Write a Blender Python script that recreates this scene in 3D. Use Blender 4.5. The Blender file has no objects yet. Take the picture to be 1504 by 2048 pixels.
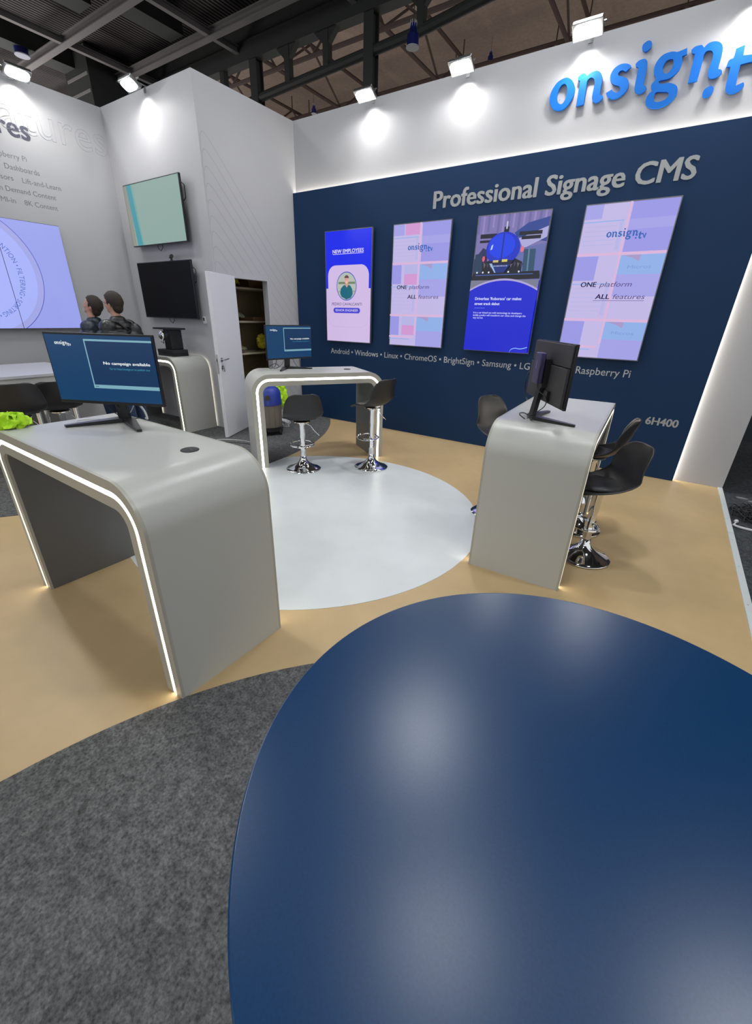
import bpy, bmesh, math, random
from mathutils import Vector, Matrix
R = math.radians
S = bpy.context.scene
COL = S.collection
rng = random.Random(7)

# ------------------------------------------------------------------ camera
CAM = Vector((5.1755, -5.6235, 1.5975))
YAW, PITCH, ROLL, FPX, CX, CY = -0.581966, 0.437624, 0.026322, 837.40, 743.0, 1023.6
fw = Vector((math.sin(YAW)*math.cos(PITCH), math.cos(YAW)*math.cos(PITCH), -math.sin(PITCH)))
rt = fw.cross(Vector((0, 0, 1))).normalized(); up = rt.cross(fw)
r2 = rt*math.cos(ROLL)+up*math.sin(ROLL); u2 = -rt*math.sin(ROLL)+up*math.cos(ROLL)
cd = bpy.data.cameras.new('camera'); cam = bpy.data.objects.new('camera', cd); COL.objects.link(cam)
cd.sensor_fit = 'VERTICAL'; cd.sensor_height = 36; cd.sensor_width = 36*1504/2048
cd.lens = FPX/2048*36; cd.shift_x = (752-CX)/2048; cd.shift_y = (CY-1024)/2048; cd.clip_start = .02; cd.clip_end = 200
cam.matrix_world = Matrix(((r2.x, u2.x, -fw.x, CAM.x), (r2.y, u2.y, -fw.y, CAM.y), (r2.z, u2.z, -fw.z, CAM.z), (0, 0, 0, 1)))
S.camera = cam

# ------------------------------------------------------------------ world, exposure, lamp powers
S.view_settings.view_transform = 'Standard'; S.view_settings.look = 'None'
S.view_settings.exposure = 0.0; S.view_settings.gamma = 1.0; S.view_settings.use_curve_mapping = False
W = bpy.data.worlds.new('hall_air'); S.world = W; W.use_nodes = True
W.node_tree.nodes['Background'].inputs[0].default_value = (0.95, 0.97, 0.98, 1)
W.node_tree.nodes['Background'].inputs[1].default_value = 0.88
FLOOD = 160.0        # emission of the flood lamp lenses
STRIP = 12.0         # emission of the desk light strips
EDGE = 18.0         # emission of the strip behind the navy panel
SPOT = 15.0         # watts of the narrow beam of one flood lamp
HALL = 168.0        # emission of the unseen lit hall lamps

# ------------------------------------------------------------------ helpers
def lin(r, g, b):
    def f(c):
        c /= 255.0
        return c/12.92 if c <= .04045 else ((c+.055)/1.055)**2.4
    return (f(r), f(g), f(b), 1)

def mat(name, col, rough=.5, metal=0.0, emit=None, es=1.0, spec=.5, coat=0.0, bump=None, mottle=None, alpha=None, trans=0.0):
    m = bpy.data.materials.new(name); m.use_nodes = True
    nt = m.node_tree; b = nt.nodes['Principled BSDF']
    b.inputs['Base Color'].default_value = col if len(col) == 4 else (*col, 1)
    b.inputs['Roughness'].default_value = rough; b.inputs['Metallic'].default_value = metal
    b.inputs['Specular IOR Level'].default_value = spec
    b.inputs['Coat Weight'].default_value = coat
    b.inputs['Transmission Weight'].default_value = trans
    if emit:
        b.inputs['Emission Color'].default_value = emit; b.inputs['Emission Strength'].default_value = es
    tc = nt.nodes.new('ShaderNodeTexCoord')
    if bump:
        sc, st, dist = bump
        n = nt.nodes.new('ShaderNodeTexNoise'); n.inputs['Scale'].default_value = sc; n.inputs['Detail'].default_value = 3
        bp = nt.nodes.new('ShaderNodeBump'); bp.inputs['Strength'].default_value = st; bp.inputs['Distance'].default_value = dist
        nt.links.new(tc.outputs['Object'], n.inputs['Vector']); nt.links.new(n.outputs['Fac'], bp.inputs['Height'])
        nt.links.new(bp.outputs['Normal'], b.inputs['Normal'])
    if mottle:
        last = None
        for k, (sc, amt, det) in enumerate(mottle):
            n = nt.nodes.new('ShaderNodeTexNoise'); n.inputs['Scale'].default_value = sc; n.inputs['Detail'].default_value = det
            nt.links.new(tc.outputs['Object'], n.inputs['Vector'])
            mr = nt.nodes.new('ShaderNodeMapRange')
            mr.inputs['From Min'].default_value = .3; mr.inputs['From Max'].default_value = .7
            mr.inputs['To Min'].default_value = 1-amt; mr.inputs['To Max'].default_value = 1+amt
            nt.links.new(n.outputs['Fac'], mr.inputs['Value'])
            if last is None: last = mr.outputs[0]
            else:
                mm = nt.nodes.new('ShaderNodeMath'); mm.operation = 'MULTIPLY'
                nt.links.new(last, mm.inputs[0]); nt.links.new(mr.outputs[0], mm.inputs[1]); last = mm.outputs[0]
        vm = nt.nodes.new('ShaderNodeVectorMath'); vm.operation = 'SCALE'
        vm.inputs[0].default_value = tuple(col[:3]); nt.links.new(last, vm.inputs['Scale'])
        nt.links.new(vm.outputs[0], b.inputs['Base Color'])
    return m

def glow(name, col, s=1.0, lit=True):
    # something that gives off light: black body plus emission
    return mat(name, (0.01, 0.01, 0.01, 1), rough=.25 if lit else .5, emit=col, es=s)

class MB:
    def __init__(s, M=None): s.v = []; s.f = []; s.mi = []; s.mats = []; s.M = M or Matrix()
    def mid(s, m):
        if m not in s.mats: s.mats.append(m)
        return s.mats.index(m)
    def add(s, vs, fs, m):
        k = s.mid(m); n = len(s.v)
        s.v += [s.M @ Vector(p) for p in vs]; s.f += [tuple(i+n for i in f) for f in fs]; s.mi += [k]*len(fs)
        return s
    def box(s, x0, x1, y0, y1, z0, z1, m):
        vs = [(x, y, z) for x in (x0, x1) for y in (y0, y1) for z in (z0, z1)]
        return s.add(vs, [(0, 1, 3, 2), (4, 6, 7, 5), (0, 4, 5, 1), (2, 3, 7, 6), (0, 2, 6, 4), (1, 5, 7, 3)], m)
    def tube(s, pts, r, m, n=10, closed=False, caps=True):
        pts = [Vector(p) for p in pts]; L = len(pts); rs = r if isinstance(r, (list, tuple)) else [r]*L
        vs = []; ref = None
        for i, p in enumerate(pts):
            a = pts[i-1] if (i or closed) else p; b = pts[(i+1) % L] if (i < L-1 or closed) else p
            t = (b-a).normalized()
            if ref is None: ref = t.orthogonal().normalized()
            ref = (ref-t*ref.dot(t))
            ref = ref.normalized() if ref.length > 1e-6 else t.orthogonal().normalized()
            q = t.cross(ref)
            for j in range(n):
                an = 2*math.pi*j/n; vs.append(p+(ref*math.cos(an)+q*math.sin(an))*rs[i])
        fs = []
        for i in range(L if closed else L-1):
            for j in range(n):
                a = i*n+j; b = i*n+(j+1) % n; c = ((i+1) % L)*n+(j+1) % n; d = ((i+1) % L)*n+j
                fs.append((a, b, c, d))
        if caps and not closed: fs += [tuple(range(n))[::-1], tuple((L-1)*n+j for j in range(n))]
        return s.add(vs, fs, m)
    def lathe(s, prof, m, n=32, c=(0, 0, 0)):
        vs = []; fs = []
        for (r, z) in prof:
            for j in range(n):
                a = 2*math.pi*j/n; vs.append((c[0]+r*math.cos(a), c[1]+r*math.sin(a), c[2]+z))
        for i in range(len(prof)-1):
            for j in range(n): fs.append((i*n+j, i*n+(j+1) % n, (i+1)*n+(j+1) % n, (i+1)*n+j))
        fs += [tuple(range(n))[::-1], tuple((len(prof)-1)*n+j for j in range(n))]
        return s.add(vs, fs, m)
    def ball(s, c, r, m, n=16, k=10):
        rx, ry, rz = r if isinstance(r, (tuple, list)) else (r, r, r)
        vs = [(c[0], c[1], c[2]-rz)]; fs = []
        for i in range(1, k):
            ph = math.pi*i/k-math.pi/2
            for j in range(n):
                a = 2*math.pi*j/n; vs.append((c[0]+rx*math.cos(ph)*math.cos(a), c[1]+ry*math.cos(ph)*math.sin(a), c[2]+rz*math.sin(ph)))
        vs.append((c[0], c[1], c[2]+rz)); T = len(vs)-1
        for j in range(n): fs += [(0, 1+(j+1) % n, 1+j), (T, T-n+j, T-n+(j+1) % n)]
        for i in range(k-2):
            for j in range(n): fs.append((1+i*n+j, 1+i*n+(j+1) % n, 1+(i+1)*n+(j+1) % n, 1+(i+1)*n+j))
        return s.add(vs, fs, m)
    def poly(s, pts, d0, d1, m):
        """prism of a polygon in the local xz plane, from y=-d0 to y=-d1"""
        n = len(pts)
        vs = [(x, -d0, z) for x, z in pts]+[(x, -d1, z) for x, z in pts]
        fs = [tuple(range(n, 2*n)), tuple(range(n))[::-1]]+[(i, (i+1) % n, n+(i+1) % n, n+i) for i in range(n)]
        return s.add(vs, fs, m)
    def flat(s, pts, d, m):
        return s.add([(x, -d, z) for x, z in pts], [tuple(range(len(pts)))], m)
    def rect(s, x0, x1, z0, z1, d, m): return s.flat([(x0, z0), (x1, z0), (x1, z1), (x0, z1)], d, m)
    def build(s, name, parent=None, smooth=False, bevel=0, auto=False):
        me = bpy.data.meshes.new(name); me.from_pydata([tuple(v) for v in s.v], [], s.f); me.update()
        for m in s.mats: me.materials.append(m)
        me.polygons.foreach_set('material_index', s.mi)
        bm = bmesh.new(); bm.from_mesh(me)
        if not getattr(s, 'keep', False): bmesh.ops.recalc_face_normals(bm, faces=bm.faces)
        bm.to_mesh(me); bm.free()
        if smooth:
            me.polygons.foreach_set('use_smooth', [True]*len(me.polygons))
            if auto: me.set_sharp_from_angle(angle=R(38))
        o = bpy.data.objects.new(name, me); COL.objects.link(o)
        if parent: o.parent = parent
        if bevel:
            b = o.modifiers.new('bevel', 'BEVEL'); b.width = bevel; b.segments = 3; b.limit_method = 'ANGLE'; b.angle_limit = R(40)
            if not smooth: me.polygons.foreach_set('use_smooth', [True]*len(me.polygons))
            b.harden_normals = True
        return o

def tag(o, label=None, cat=None, group=None, kind=None):
    if label: o['label'] = label
    if cat: o['category'] = cat
    if group: o['group'] = group
    if kind: o['kind'] = kind
    return o
def thing(name, loc, rz, label, cat, group=None):
    o = bpy.data.objects.new(name, None); COL.objects.link(o); o.location = loc; o.rotation_euler = (0, 0, rz)
    o.empty_display_size = .1
    return tag(o, label, cat, group)
def copy_tree(o, parent=None):
    c = o.copy(); COL.objects.link(c)
    if parent: c.parent = parent
    for ch in list(o.children): copy_tree(ch, c)
    return c
def struct(mb, name, **k):
    o = mb.build(name, **k); o['kind'] = 'structure'; return o
def catmull(pts, n=6, closed=True):
    """pts: (x, y[, sharp]) ; sharp points keep a corner"""
    P = [Vector(p[:2]) for p in pts]; sh = [len(p) > 2 for p in pts]; L = len(P); out = []
    for i in range(L if closed else L-1):
        p1, p2 = P[i], P[(i+1) % L]
        p0 = P[i-1] if (closed or i) else p1; p3 = P[(i+2) % L] if (closed or i < L-2) else p2
        t1 = (p2-p0)*.5; t2 = (p3-p1)*.5
        if sh[i]: t1 = (p2-p1)*.5
        if sh[(i+1) % L]: t2 = (p2-p1)*.5
        for k in range(n):
            t = k/n
            out.append(p1*(2*t**3-3*t*t+1)+t1*(t**3-2*t*t+t)+p2*(-2*t**3+3*t*t)+t2*(t**3-t*t))
    if not closed: out.append(P[-1])
    return out

def curve_mesh(cu):
    o = bpy.data.objects.new('tmp', cu); COL.objects.link(o)
    dg = bpy.context.evaluated_depsgraph_get(); e = o.evaluated_get(dg); me = e.to_mesh()
    vs = [tuple(v.co) for v in me.vertices]; fs = [tuple(p.vertices) for p in me.polygons]
    e.to_mesh_clear(); bpy.data.objects.remove(o); bpy.data.curves.remove(cu)
    return vs, fs
def glyphs(t, bold=0.0, shear=0.0, depth=0.0, space=1.0, outline=0.0):
    cu = bpy.data.curves.new('t', 'FONT'); cu.body = t; cu.offset = bold; cu.shear = shear; cu.resolution_u = 3
    cu.space_character = space; cu.extrude = depth
    if outline: cu.fill_mode = 'NONE'; cu.bevel_depth = outline; cu.bevel_resolution = 0; cu.offset = 0
    return curve_mesh(cu)
_v, _f = glyphs('H'); CAPH = max(v[1] for v in _v)
def text(mb, t, x, z, width, cap, d, m, bold=0.0, shear=0.0, thick=0.0, align='L', outline=0.0, space=1.0):
    """lettering in the local xz plane at distance d in front; baseline z, cap height cap, fitted to width"""
    vs, fs = glyphs(t, 0.0, shear, .5 if thick else 0.0, space, outline)
    if bold > .006:
        n0 = len(vs); V = []; F = []
        for q_, (ox, oy) in enumerate(((0, 0), (1, 0), (-1, 0), (.7, .6), (-.7, .6), (.7, -.6), (-.7, -.6))):
            F += [tuple(i+len(V) for i in f) for f in fs]; V += [(v[0]+ox*bold, v[1]+oy*bold*.7, v[2]*(1+.004*q_)) for v in vs]
        vs, fs = V, F
    x0 = min(v[0] for v in vs); x1 = max(v[0] for v in vs); sy = cap/CAPH
    sx = width/(x1-x0) if width else sy
    w = (x1-x0)*sx; off = {'L': 0, 'C': -w/2, 'R': -w}[align]
    if outline: out = [(x+off+(v[0]-x0)*sx, -d-v[2]*sy, z+v[1]*sy) for v in vs]
    else: out = [(x+off+(v[0]-x0)*sx, -d-(v[2]+.5)*thick, z+v[1]*sy) for v in vs]
    mb.add(out, fs, m)
    return x+off+w

def unproject_wall(px, py):
    d = fw+r2*((px-CX)/FPX)-u2*((py-CY)/FPX); t = (0-CAM.y)/d.y
    p = CAM+d*t; return (p.x, p.z)

# ------------------------------------------------------------------ materials
M_wall = mat('painted_white_board', (0.42, 0.42, 0.435, 1), rough=.55, spec=.35, mottle=[(1.2, .015, 2)])
M_navy = mat('navy_panel_paint', (0.0075, 0.032, 0.092, 1), rough=.5, spec=.22, bump=(900, .08, .0004))
M_tan = mat('tan_vinyl_floor', (0.52, 0.375, 0.195, 1), rough=.42, spec=.4, mottle=[(1.6, .06, 4), (9, .03, 5)], bump=(5, .05, .004))
M_whitefloor = mat('white_vinyl_floor', (0.66, 0.69, 0.69, 1), rough=.3, spec=.45, mottle=[(1.3, .035, 4), (7, .02, 5)])
M_carpet = mat('grey_needle_felt', (0.118, 0.118, 0.118, 1), rough=.95, spec=.1, mottle=[(26, .30, 8), (110, .45, 3), (3, .08, 2)], bump=(260, .5, .004))
M_hallcarpet = mat('dark_hall_carpet', (0.06, 0.065, 0.07, 1), rough=.95, spec=.1, mottle=[(30, .35, 6), (150, .5, 2)], bump=(300, .5, .004))
M_desk = mat('satin_grey_lacquer', (0.50, 0.50, 0.465, 1), rough=.33, spec=.5, bump=(700, .03, .0003))
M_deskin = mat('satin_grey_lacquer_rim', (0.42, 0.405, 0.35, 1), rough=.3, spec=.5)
M_lining = mat('grey_lining_with_shade', (0.13, 0.13, 0.125, 1), rough=.4)  # dark grey inside faces, partly their shade put into the colour
M_strip = glow('light_strip_diffuser', (1.0, .93, .80, 1), STRIP)
M_edge = glow('panel_back_light', (1.0, .92, .80, 1), EDGE)
M_trim = mat('white_floor_trim', (0.62, 0.66, 0.66, 1), rough=.35)
M_black = mat('black_plastic', (0.012, 0.012, 0.014, 1), rough=.32, spec=.45)
M_blackm = mat('matt_black_plastic', (0.018, 0.018, 0.020, 1), rough=.5, spec=.4)
M_seat = mat('black_seat_shell', (0.016, 0.016, 0.018, 1), rough=.42, spec=.5, bump=(400, .1, .0005))
M_pad = mat('black_leatherette', (0.02, 0.02, 0.022, 1), rough=.36, spec=.5, bump=(220, .15, .0006))
M_chrome = mat('chrome', (0.82, 0.83, 0.85, 1), rough=.06, metal=1.0)
M_steel = mat('brushed_steel', (0.55, 0.56, 0.57, 1), rough=.28, metal=1.0)
M_screenoff = mat('screen_glass_off', (0.006, 0.006, 0.007, 1), rough=.5, spec=.08)
M_bezel = mat('silver_bezel', (0.20, 0.20, 0.22, 1), rough=.3, metal=.6)
M_table = mat('navy_textured_tabletop', (0.0, 0.036, 0.115, 1), rough=.29, spec=.45, bump=(520, .3, .00012), mottle=[(300, .12, 2)])
M_letter = mat('grey_silver_lettering', (0.36, 0.37, 0.37, 1), rough=.4)
M_letterw = mat('pale_lettering', (0.52, 0.54, 0.55, 1), rough=.45)
M_logo = mat('bright_blue_acrylic', (0.0, 0.14, 0.56, 1), rough=.55, spec=.3)
M_roof = None

# ------------------------------------------------------------------ booth shell
H = 4.018; YB = -1.6076; XB = -1.955; XR = 5.545; XE = 5.998; ZT = 3.187
b = MB(); b.box(-2.1, XE, -7.6, 0.3, -.04, 0, M_tan)
struct(b, 'floor')
b = MB()
for cx, cy, rr, z, nn, m, nm in ((2.788, -2.995, 1.507, .0025, 128, M_whitefloor, 'floor_white_circle'), (5.804, -6.007, 2.326, .005, 160, M_carpet, 'floor_grey_carpet_circle')):
    b = MB()
    pts = [(cx+rr*math.cos(2*math.pi*k/nn), cy+rr*math.sin(2*math.pi*k/nn)) for k in range(nn)]
    pts = [(min(x, 5.955), y) for x, y in pts]
    pts = [p for p in pts if p[1] > -7.59]
    n = len(pts)
    b.add([(x, y, 0.0005) for x, y in pts]+[(x, y, z) for x, y in pts], [tuple(range(n, 2*n))]+[(i, (i+1) % n, n+(i+1) % n, n+i) for i in range(n)], m)
    struct(b, nm)
b = MB()   # the carpet in front of the left walls: part of a large circle, cut by the walls
cx, cy, rr = -2.03, -2.55, 3.63
pts = [(XB, -6.17)]+[(cx+rr*math.cos(a), cy+rr*math.sin(a)) for a in [R(-86+2*k) for k in range(0, 200)] if cy+rr*math.sin(a) < -.001 and a < R(60)]
pts += [(-0.0, -.001), (-2.0, -.001)]
pts[0] = (-2.0, pts[1][1]); n = len(pts)
b.add([(x, y, 0.0005) for x, y in pts]+[(x, y, .004) for x, y in pts], [tuple(range(n, 2*n))]+[(i, (i+1) % n, n+(i+1) % n, n+i) for i in range(n)], M_carpet)
struct(b, 'floor_back_carpet')
b = MB(); b.box(5.958, XE, -7.6, -.001, .0, .006, M_trim); b.box(5.998, 6.0, -7.6, 0, -.04, .006, M_trim)
for y in (-.55, -.95, -1.45, -1.95, -2.5, -3.1): b.lathe([(.0045, 0), (.0045, .0015), (.002, .002)], M_steel, 10, (5.978, y, .006))
b.box(5.957, 5.999, -1.30, -1.23, .006, .0085, M_trim)
struct(b, 'trim_1')
b = MB(); b.box(-40, 40, -30, 40, -.06, -.042, M_hallcarpet); struct(b, 'ground_hall_carpet')

b = MB(); b.box(0, XE, 0, .10, -.04, H, M_wall); struct(b, 'wall_back')
b = MB()  # side wall with the door opening
DY0, DY1, DZ = -1.325, -.680, 2.045
b.box(-.08, 0, YB+.08, DY0, 0, H, M_wall); b.box(-.08, 0, DY1, 0, 0, H, M_wall); b.box(-.08, 0, DY0, DY1, DZ, H, M_wall)
struct(b, 'wall_side')
b = MB(); b.box(XB, 0, YB, YB+.08, 0, H, M_wall); struct(b, 'wall_screens')
b = MB(); b.box(XB-.08, XB, -7.6, 0.1, 0, H, M_wall); struct(b, 'wall_left')
M_room = mat('bare_board', (0.20, 0.155, 0.085, 1), rough=.8, mottle=[(5, .12, 3)])
b = MB(); b.box(XB, 0, .0, .10, 0, H, M_room); b.box(XB, -.08, YB+.08, 0, 2.9, 2.94, M_room); struct(b, 'wall_storage_room_added_roof')  # second box: added unseen roof that keeps hall light out of the room
b = MB()  # door frame
b.box(-.09, .012, DY1-.028, DY1, 0, DZ, M_wall); b.box(-.09, .012, DY0, DY0+.028, 0, DZ, M_wall); b.box(-.09, .012, DY0+.0281, DY1-.0281, DZ-.028, DZ-.0005, M_wall)
b.box(0, .014, DY1, DY1+.035, 0, DZ+.02, M_wall)
struct(b, 'trim_2')
b = MB(); b.box(0.004, XR, -.07, -.042, .0, ZT, M_navy)
for x in (.4, 2.8, 5.2):
    b.box(x-.02, x+.02, -.042, 0, .02, ZT-.06, M_navy)
struct(b, 'wall_navy_panel')
b = MB(); b.box(0.02, XR-.02, -.040, -.004, ZT-.045, ZT-.030, M_edge); b.box(XR-.045, XR-.030, -.040, -.004, .0, ZT-.05, M_edge)
struct(b, 'trim_3')

# thin decal lines on the side wall
M_line = mat('grey_line_decal', (0.27, 0.27, 0.29, 1), rough=.6)
b = MB()
def ribbon(mb, pts, w, fn, m):
    for (a0, c0), (a1, c1) in zip(pts[:-1], pts[1:]):
        dx, dz = a1-a0, c1-c0; L = math.hypot(dx, dz)
        if L < 1e-6: continue
        nx, nz = -dz/L*w/2, dx/L*w/2
        mb.add([fn(a0+nx, c0+nz), fn(a1+nx, c1+nz), fn(a1-nx, c1-nz), fn(a0-nx, c0-nz)], [(0, 1, 2, 3)], m)
for k in range(17):
    z0 = 3.49-.163*k
    pts = catmull([(-1.592, z0-.20), (-1.588, z0-.08), (-1.565, z0-.01), (-1.535, z0+.0), (-1.49, z0-.03), (-1.44, z0-.075)], 5, False)
    y, z = -1.44, z0-.075
    pts = [tuple(p) for p in pts]
    while y < -.035 and z > .2:
        pts.append((y, z)); y += .02; z -= .0216
    seg = []
    for p in pts:
        inside = (DY0-.03 < p[0] < DY1+.04 and p[1] < DZ+.03) or p[1] < .1
        if inside:
            if len(seg) > 1: ribbon(b, seg, .0045, lambda a, c: (.0012, a, c), M_line)
            seg = []
        else: seg.append(p)
    if len(seg) > 1: ribbon(b, seg, .0045, lambda a, c: (.0012, a, c), M_line)
b.keep = True
tag(b.build('line_decal'), 'set of thin grey diagonal lines on the white wall above the open door', 'decal')

# ------------------------------------------------------------------ hall beyond the booth
M_deck = mat('dark_corrugated_deck', (0.085, 0.075, 0.075, 1), rough=.6)
nt = M_deck.node_tree; bs = nt.nodes['Principled BSDF']
tc = nt.nodes.new('ShaderNodeTexCoord'); wv = nt.nodes.new('ShaderNodeTexWave'); wv.inputs['Scale'].default_value = 3.2; wv.bands_direction = 'X'
bp = nt.nodes.new('ShaderNodeBump'); bp.inputs['Strength'].default_value = .9; bp.inputs['Distance'].default_value = .06
nt.links.new(tc.outputs['Object'], wv.inputs['Vector']); nt.links.new(wv.outputs['Fac'], bp.inputs['Height']); nt.links.new(bp.outputs['Normal'], bs.inputs['Normal'])
rp = nt.nodes.new('ShaderNodeMapRange'); rp.inputs['To Min'].default_value = .45; rp.inputs['To Max'].default_value = 1.6
vm = nt.nodes.new('ShaderNodeVectorMath'); vm.operation = 'SCALE'; vm.inputs[0].default_value = (0.085, 0.075, 0.075)
nt.links.new(wv.outputs['Fac'], rp.inputs['Value']); nt.links.new(rp.outputs[0], vm.inputs['Scale']); nt.links.new(vm.outputs[0], bs.inputs['Base Color'])
M_beam = mat('dark_grey_steel', (0.25, 0.235, 0.235, 1), rough=.55)
M_beamd = mat('black_painted_steel', (0.045, 0.05, 0.047, 1), rough=.6)
M_brown = mat('brown_roof_lining', (0.34, 0.26, 0.215, 1), rough=.8, mottle=[(.6, .12, 3), (8, .1, 3)])
M_lat = mat('rust_brown_lattice', (0.07, 0.045, 0.04, 1), rough=.7)
b = MB(); b.box(-30, 14, -14, 3.75, 7.55, 7.6, M_deck); struct(b, 'ceiling_deck')
b = MB(); b.box(-34, 30, 3.6, 40, 11.0, 11.1, M_brown); struct(b, 'ceiling_hall')
b = MB(); b.box(-34, 30, 26.0, 26.2, 0, 11.1, M_brown); b.box(-34.2, -34, -14, 26, 0, 11.1, M_brown); struct(b, 'wall_hall_far')
def ibeam(p0, p1, w, h, m):
    b = MB(); p0 = Vector(p0); p1 = Vector(p1); d = (p1-p0); L = d.length; d.normalize(); s = Vector((-d.y, d.x, 0)); u = Vector((0, 0, 1))
    b.M = Matrix(((d.x, s.x, u.x, p0.x), (d.y, s.y, u.y, p0.y), (d.z, s.z, u.z, p0.z), (0, 0, 0, 1)))
    t = .02
    b.box(0, L, -w/2, w/2, 0, t, m); b.box(0, L, -w/2, w/2, h-t, h, m); b.box(0, L, -.008, .008, t, h-t, m)
    return struct(b, 'ceiling_beam')
for y in (-1.9, -.35, 1.30, 2.86): ibeam((-26, y, 7.0), (10, y, 7.0), .15, .16, M_beam)
for x in (-17.5, -14.4, -11.2, -8.1, -4.95, -1.6): ibeam((x, -8, 7.02), (x, 3.6, 7.02), .11, .13, M_beam)
for x, y0, y1 in ((-6.6, -2, 1.1), (-5.9, 1.5, 2.7), (-3.6, -3, 1.1), (-9.6, -1, 2.6)): # deep dark girders under the deck
    b = MB(); b.box(x-.25, x+.25, y0, y1, 7.15, 7.54, M_beamd); struct(b, 'ceiling_girder')
# main truss above the edge of the deck
b = MB(); b.box(-20, 9, 3.60, 3.86, 6.86, 7.2, M_beamd); b.box(-20, 9, 3.72, 3.80, 7.2, 7.56, M_beamd)
pts = [(-20, 3.7, 5.2), (-4.5, 3.7, 6.19), (-.17, 3.7, 6.36), (1.2, 3.7, 6.5), (9, 3.7, 6.5)]
b.tube(pts, .085, M_beamd, 10)
def chord_z(x):
    for (x0, _, z0), (x1, _, z1) in zip(pts[:-1], pts[1:]):
        if x0 <= x <= x1: return z0+(z1-z0)*(x-x0)/(x1-x0)
for x in (-8.9, -6.7, -5.6, -3.46, -2.36, -.15, .9, 2.0): b.box(x-.07, x+.07, 3.63, 3.77, chord_z(x), 6.88, M_beamd)
for x in (-3.46, -2.36, -.15):   # haunches
    b.poly([(x-.30, 6.87), (x+.30, 6.87), (x+.07, 6.66), (x-.07, 6.66)], -3.64, -3.76, M_beamd)
struct(b, 'ceiling_truss')
for x in (-7.75, -4.50, -1.27):
    b = MB(); b.box(x-.11, x+.11, 3.61, 3.63, -.04, 6.855, M_beamd); b.box(x-.11, x+.11, 3.81, 3.83, -.04, 6.855, M_beamd); b.box(x-.012, x+.012, 3.63, 3.81, -.04, 6.855, M_beamd); b.box(x-.05, x+.05, 3.64, 3.80, -.04, 6.85, M_beamd); struct(b, 'pillar')
b = MB(); b.box(-9.9, -8.75, 2.1, 3.3, 0, 7.5, M_beamd)
for k in range(9): b.box(-9.9+.06, -8.8, 2.09, 2.1, 4.3+k*.33, 4.36+k*.33, M_beam)
struct(b, 'pillar_clad')
# lattice roof trusses in the far hall
def lattice(p0, p1, h, n, r=.045):
    b = MB(); p0 = Vector(p0); p1 = Vector(p1)
    b.tube([p0, p1], r*1.3, M_lat, 6); q0 = p0+Vector((0, 0, h)); q1 = p1+Vector((0, 0, h)); b.tube([q0, q1], r*1.3, M_lat, 6)
    for k in range(n):
        a = p0.lerp(p1, k/n); c = q0.lerp(q1, (k+.5)/n); e = p0.lerp(p1, (k+1)/n)
        b.tube([a, c], r*.8, M_lat, 5); b.tube([c, e], r*.8, M_lat, 5)
        b.tube([c, (c.x, c.y, c.z+.5)], r*.5, M_lat, 4)
    struct(b, 'ceiling_lattice')
for y in (7.5, 13.5, 19.0): lattice((-24, y, 8.6), (12, y, 8.6), 1.3, 10)
for x in (-21, -16.5, -12.2, -8.0, -3.8, .4): lattice((x, 4.5, 8.9), (x, 25.5, 8.9), 1.2, 6)
for z in (4.2, 6.2, 8.0):
    b = MB(); b.tube([(-34, 25.9, z), (30, 25.9, z)], .11, M_lat, 6)
    for x in range(-32, 30, 6): b.tube([(x, 25.9, z), (x, 25.9, z+1.2)], .06, M_lat, 5)
    struct(b, 'ceiling_rail')
M_neigh = mat('dark_neighbour_panel', (0.018, 0.028, 0.036, 1), rough=.7)
b = MB(); b.box(6.12, 14, 3.02, 3.12, -.04, 2.8, M_neigh); struct(b, 'wall_neighbour')

# added area lights, hidden behind our walls, brighten the hall roof
for x, y, sx, wt_ in ((-14, 9, 8, 200), (-3, 12, 10, 200), (6, 14, 8, 160), (-13, -1, 7, 600), (-22, 16, 8, 130)):
    ld = bpy.data.lights.new('added_roof_light', 'AREA'); ld.shape = 'SQUARE'; ld.size = sx; ld.energy = wt_; ld.color = (1, .96, .92)
    lo = bpy.data.objects.new('added_roof_light', ld); COL.objects.link(lo); lo.location = (x, y, 2.6); lo.rotation_euler = (math.pi, 0, 0)
# hanging hall lamps, unlit or faint
M_lampblue = mat('blue_anodised_housing', (0.02, 0.03, 0.22, 1), rough=.3, metal=.5)
M_lens = mat('pale_lamp_glass', (0.55, 0.57, 0.66, 1), rough=.25)
hb = thing('high_bay_lamp', (0, 0, 0), 0, 'x', 'lamp', 'unlit high bay lamps under the hall roof')
b = MB(); b.lathe([(.16, .05), (.19, .0), (.18, .30), (.12, .36), (.10, .55), (.05, .58)], M_lampblue, 24); b.build('housing', hb, smooth=True, auto=True)
b = MB(); b.lathe([(.20, -.01), (.21, .0), (.21, .02), (.17, .03)], M_lens, 24); b.build('lens', hb, smooth=True, auto=True)
b = MB()
for k in range(9): a = k*2*math.pi/9; b.box(.10*math.cos(a)-.008, .10*math.cos(a)+.008, .10*math.sin(a)-.008, .10*math.sin(a)+.008, .36, .62, M_lens)
b.build('heat_sink', hb)
b = MB(); b.tube([(0, 0, .6), (0, 0, 1.3)], .012, M_beamd, 6); b.build('hanging_rod', hb)
def raydir(px, py): return fw+r2*((px-CX)/FPX)-u2*((py-CY)/FPX)
HB = [(825, 96, 7.3, 'largest of the unlit hall lamps, above the second wall lamp'), (628, 228, 17, 'small unlit hall lamp peeping over the wall corner'), (980, 124, 15, 'small unlit hall lamp just above the wall between two lit lamps'), (45, 112, 10, 'dim round hall lamp above the left lit lamp')]
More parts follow.
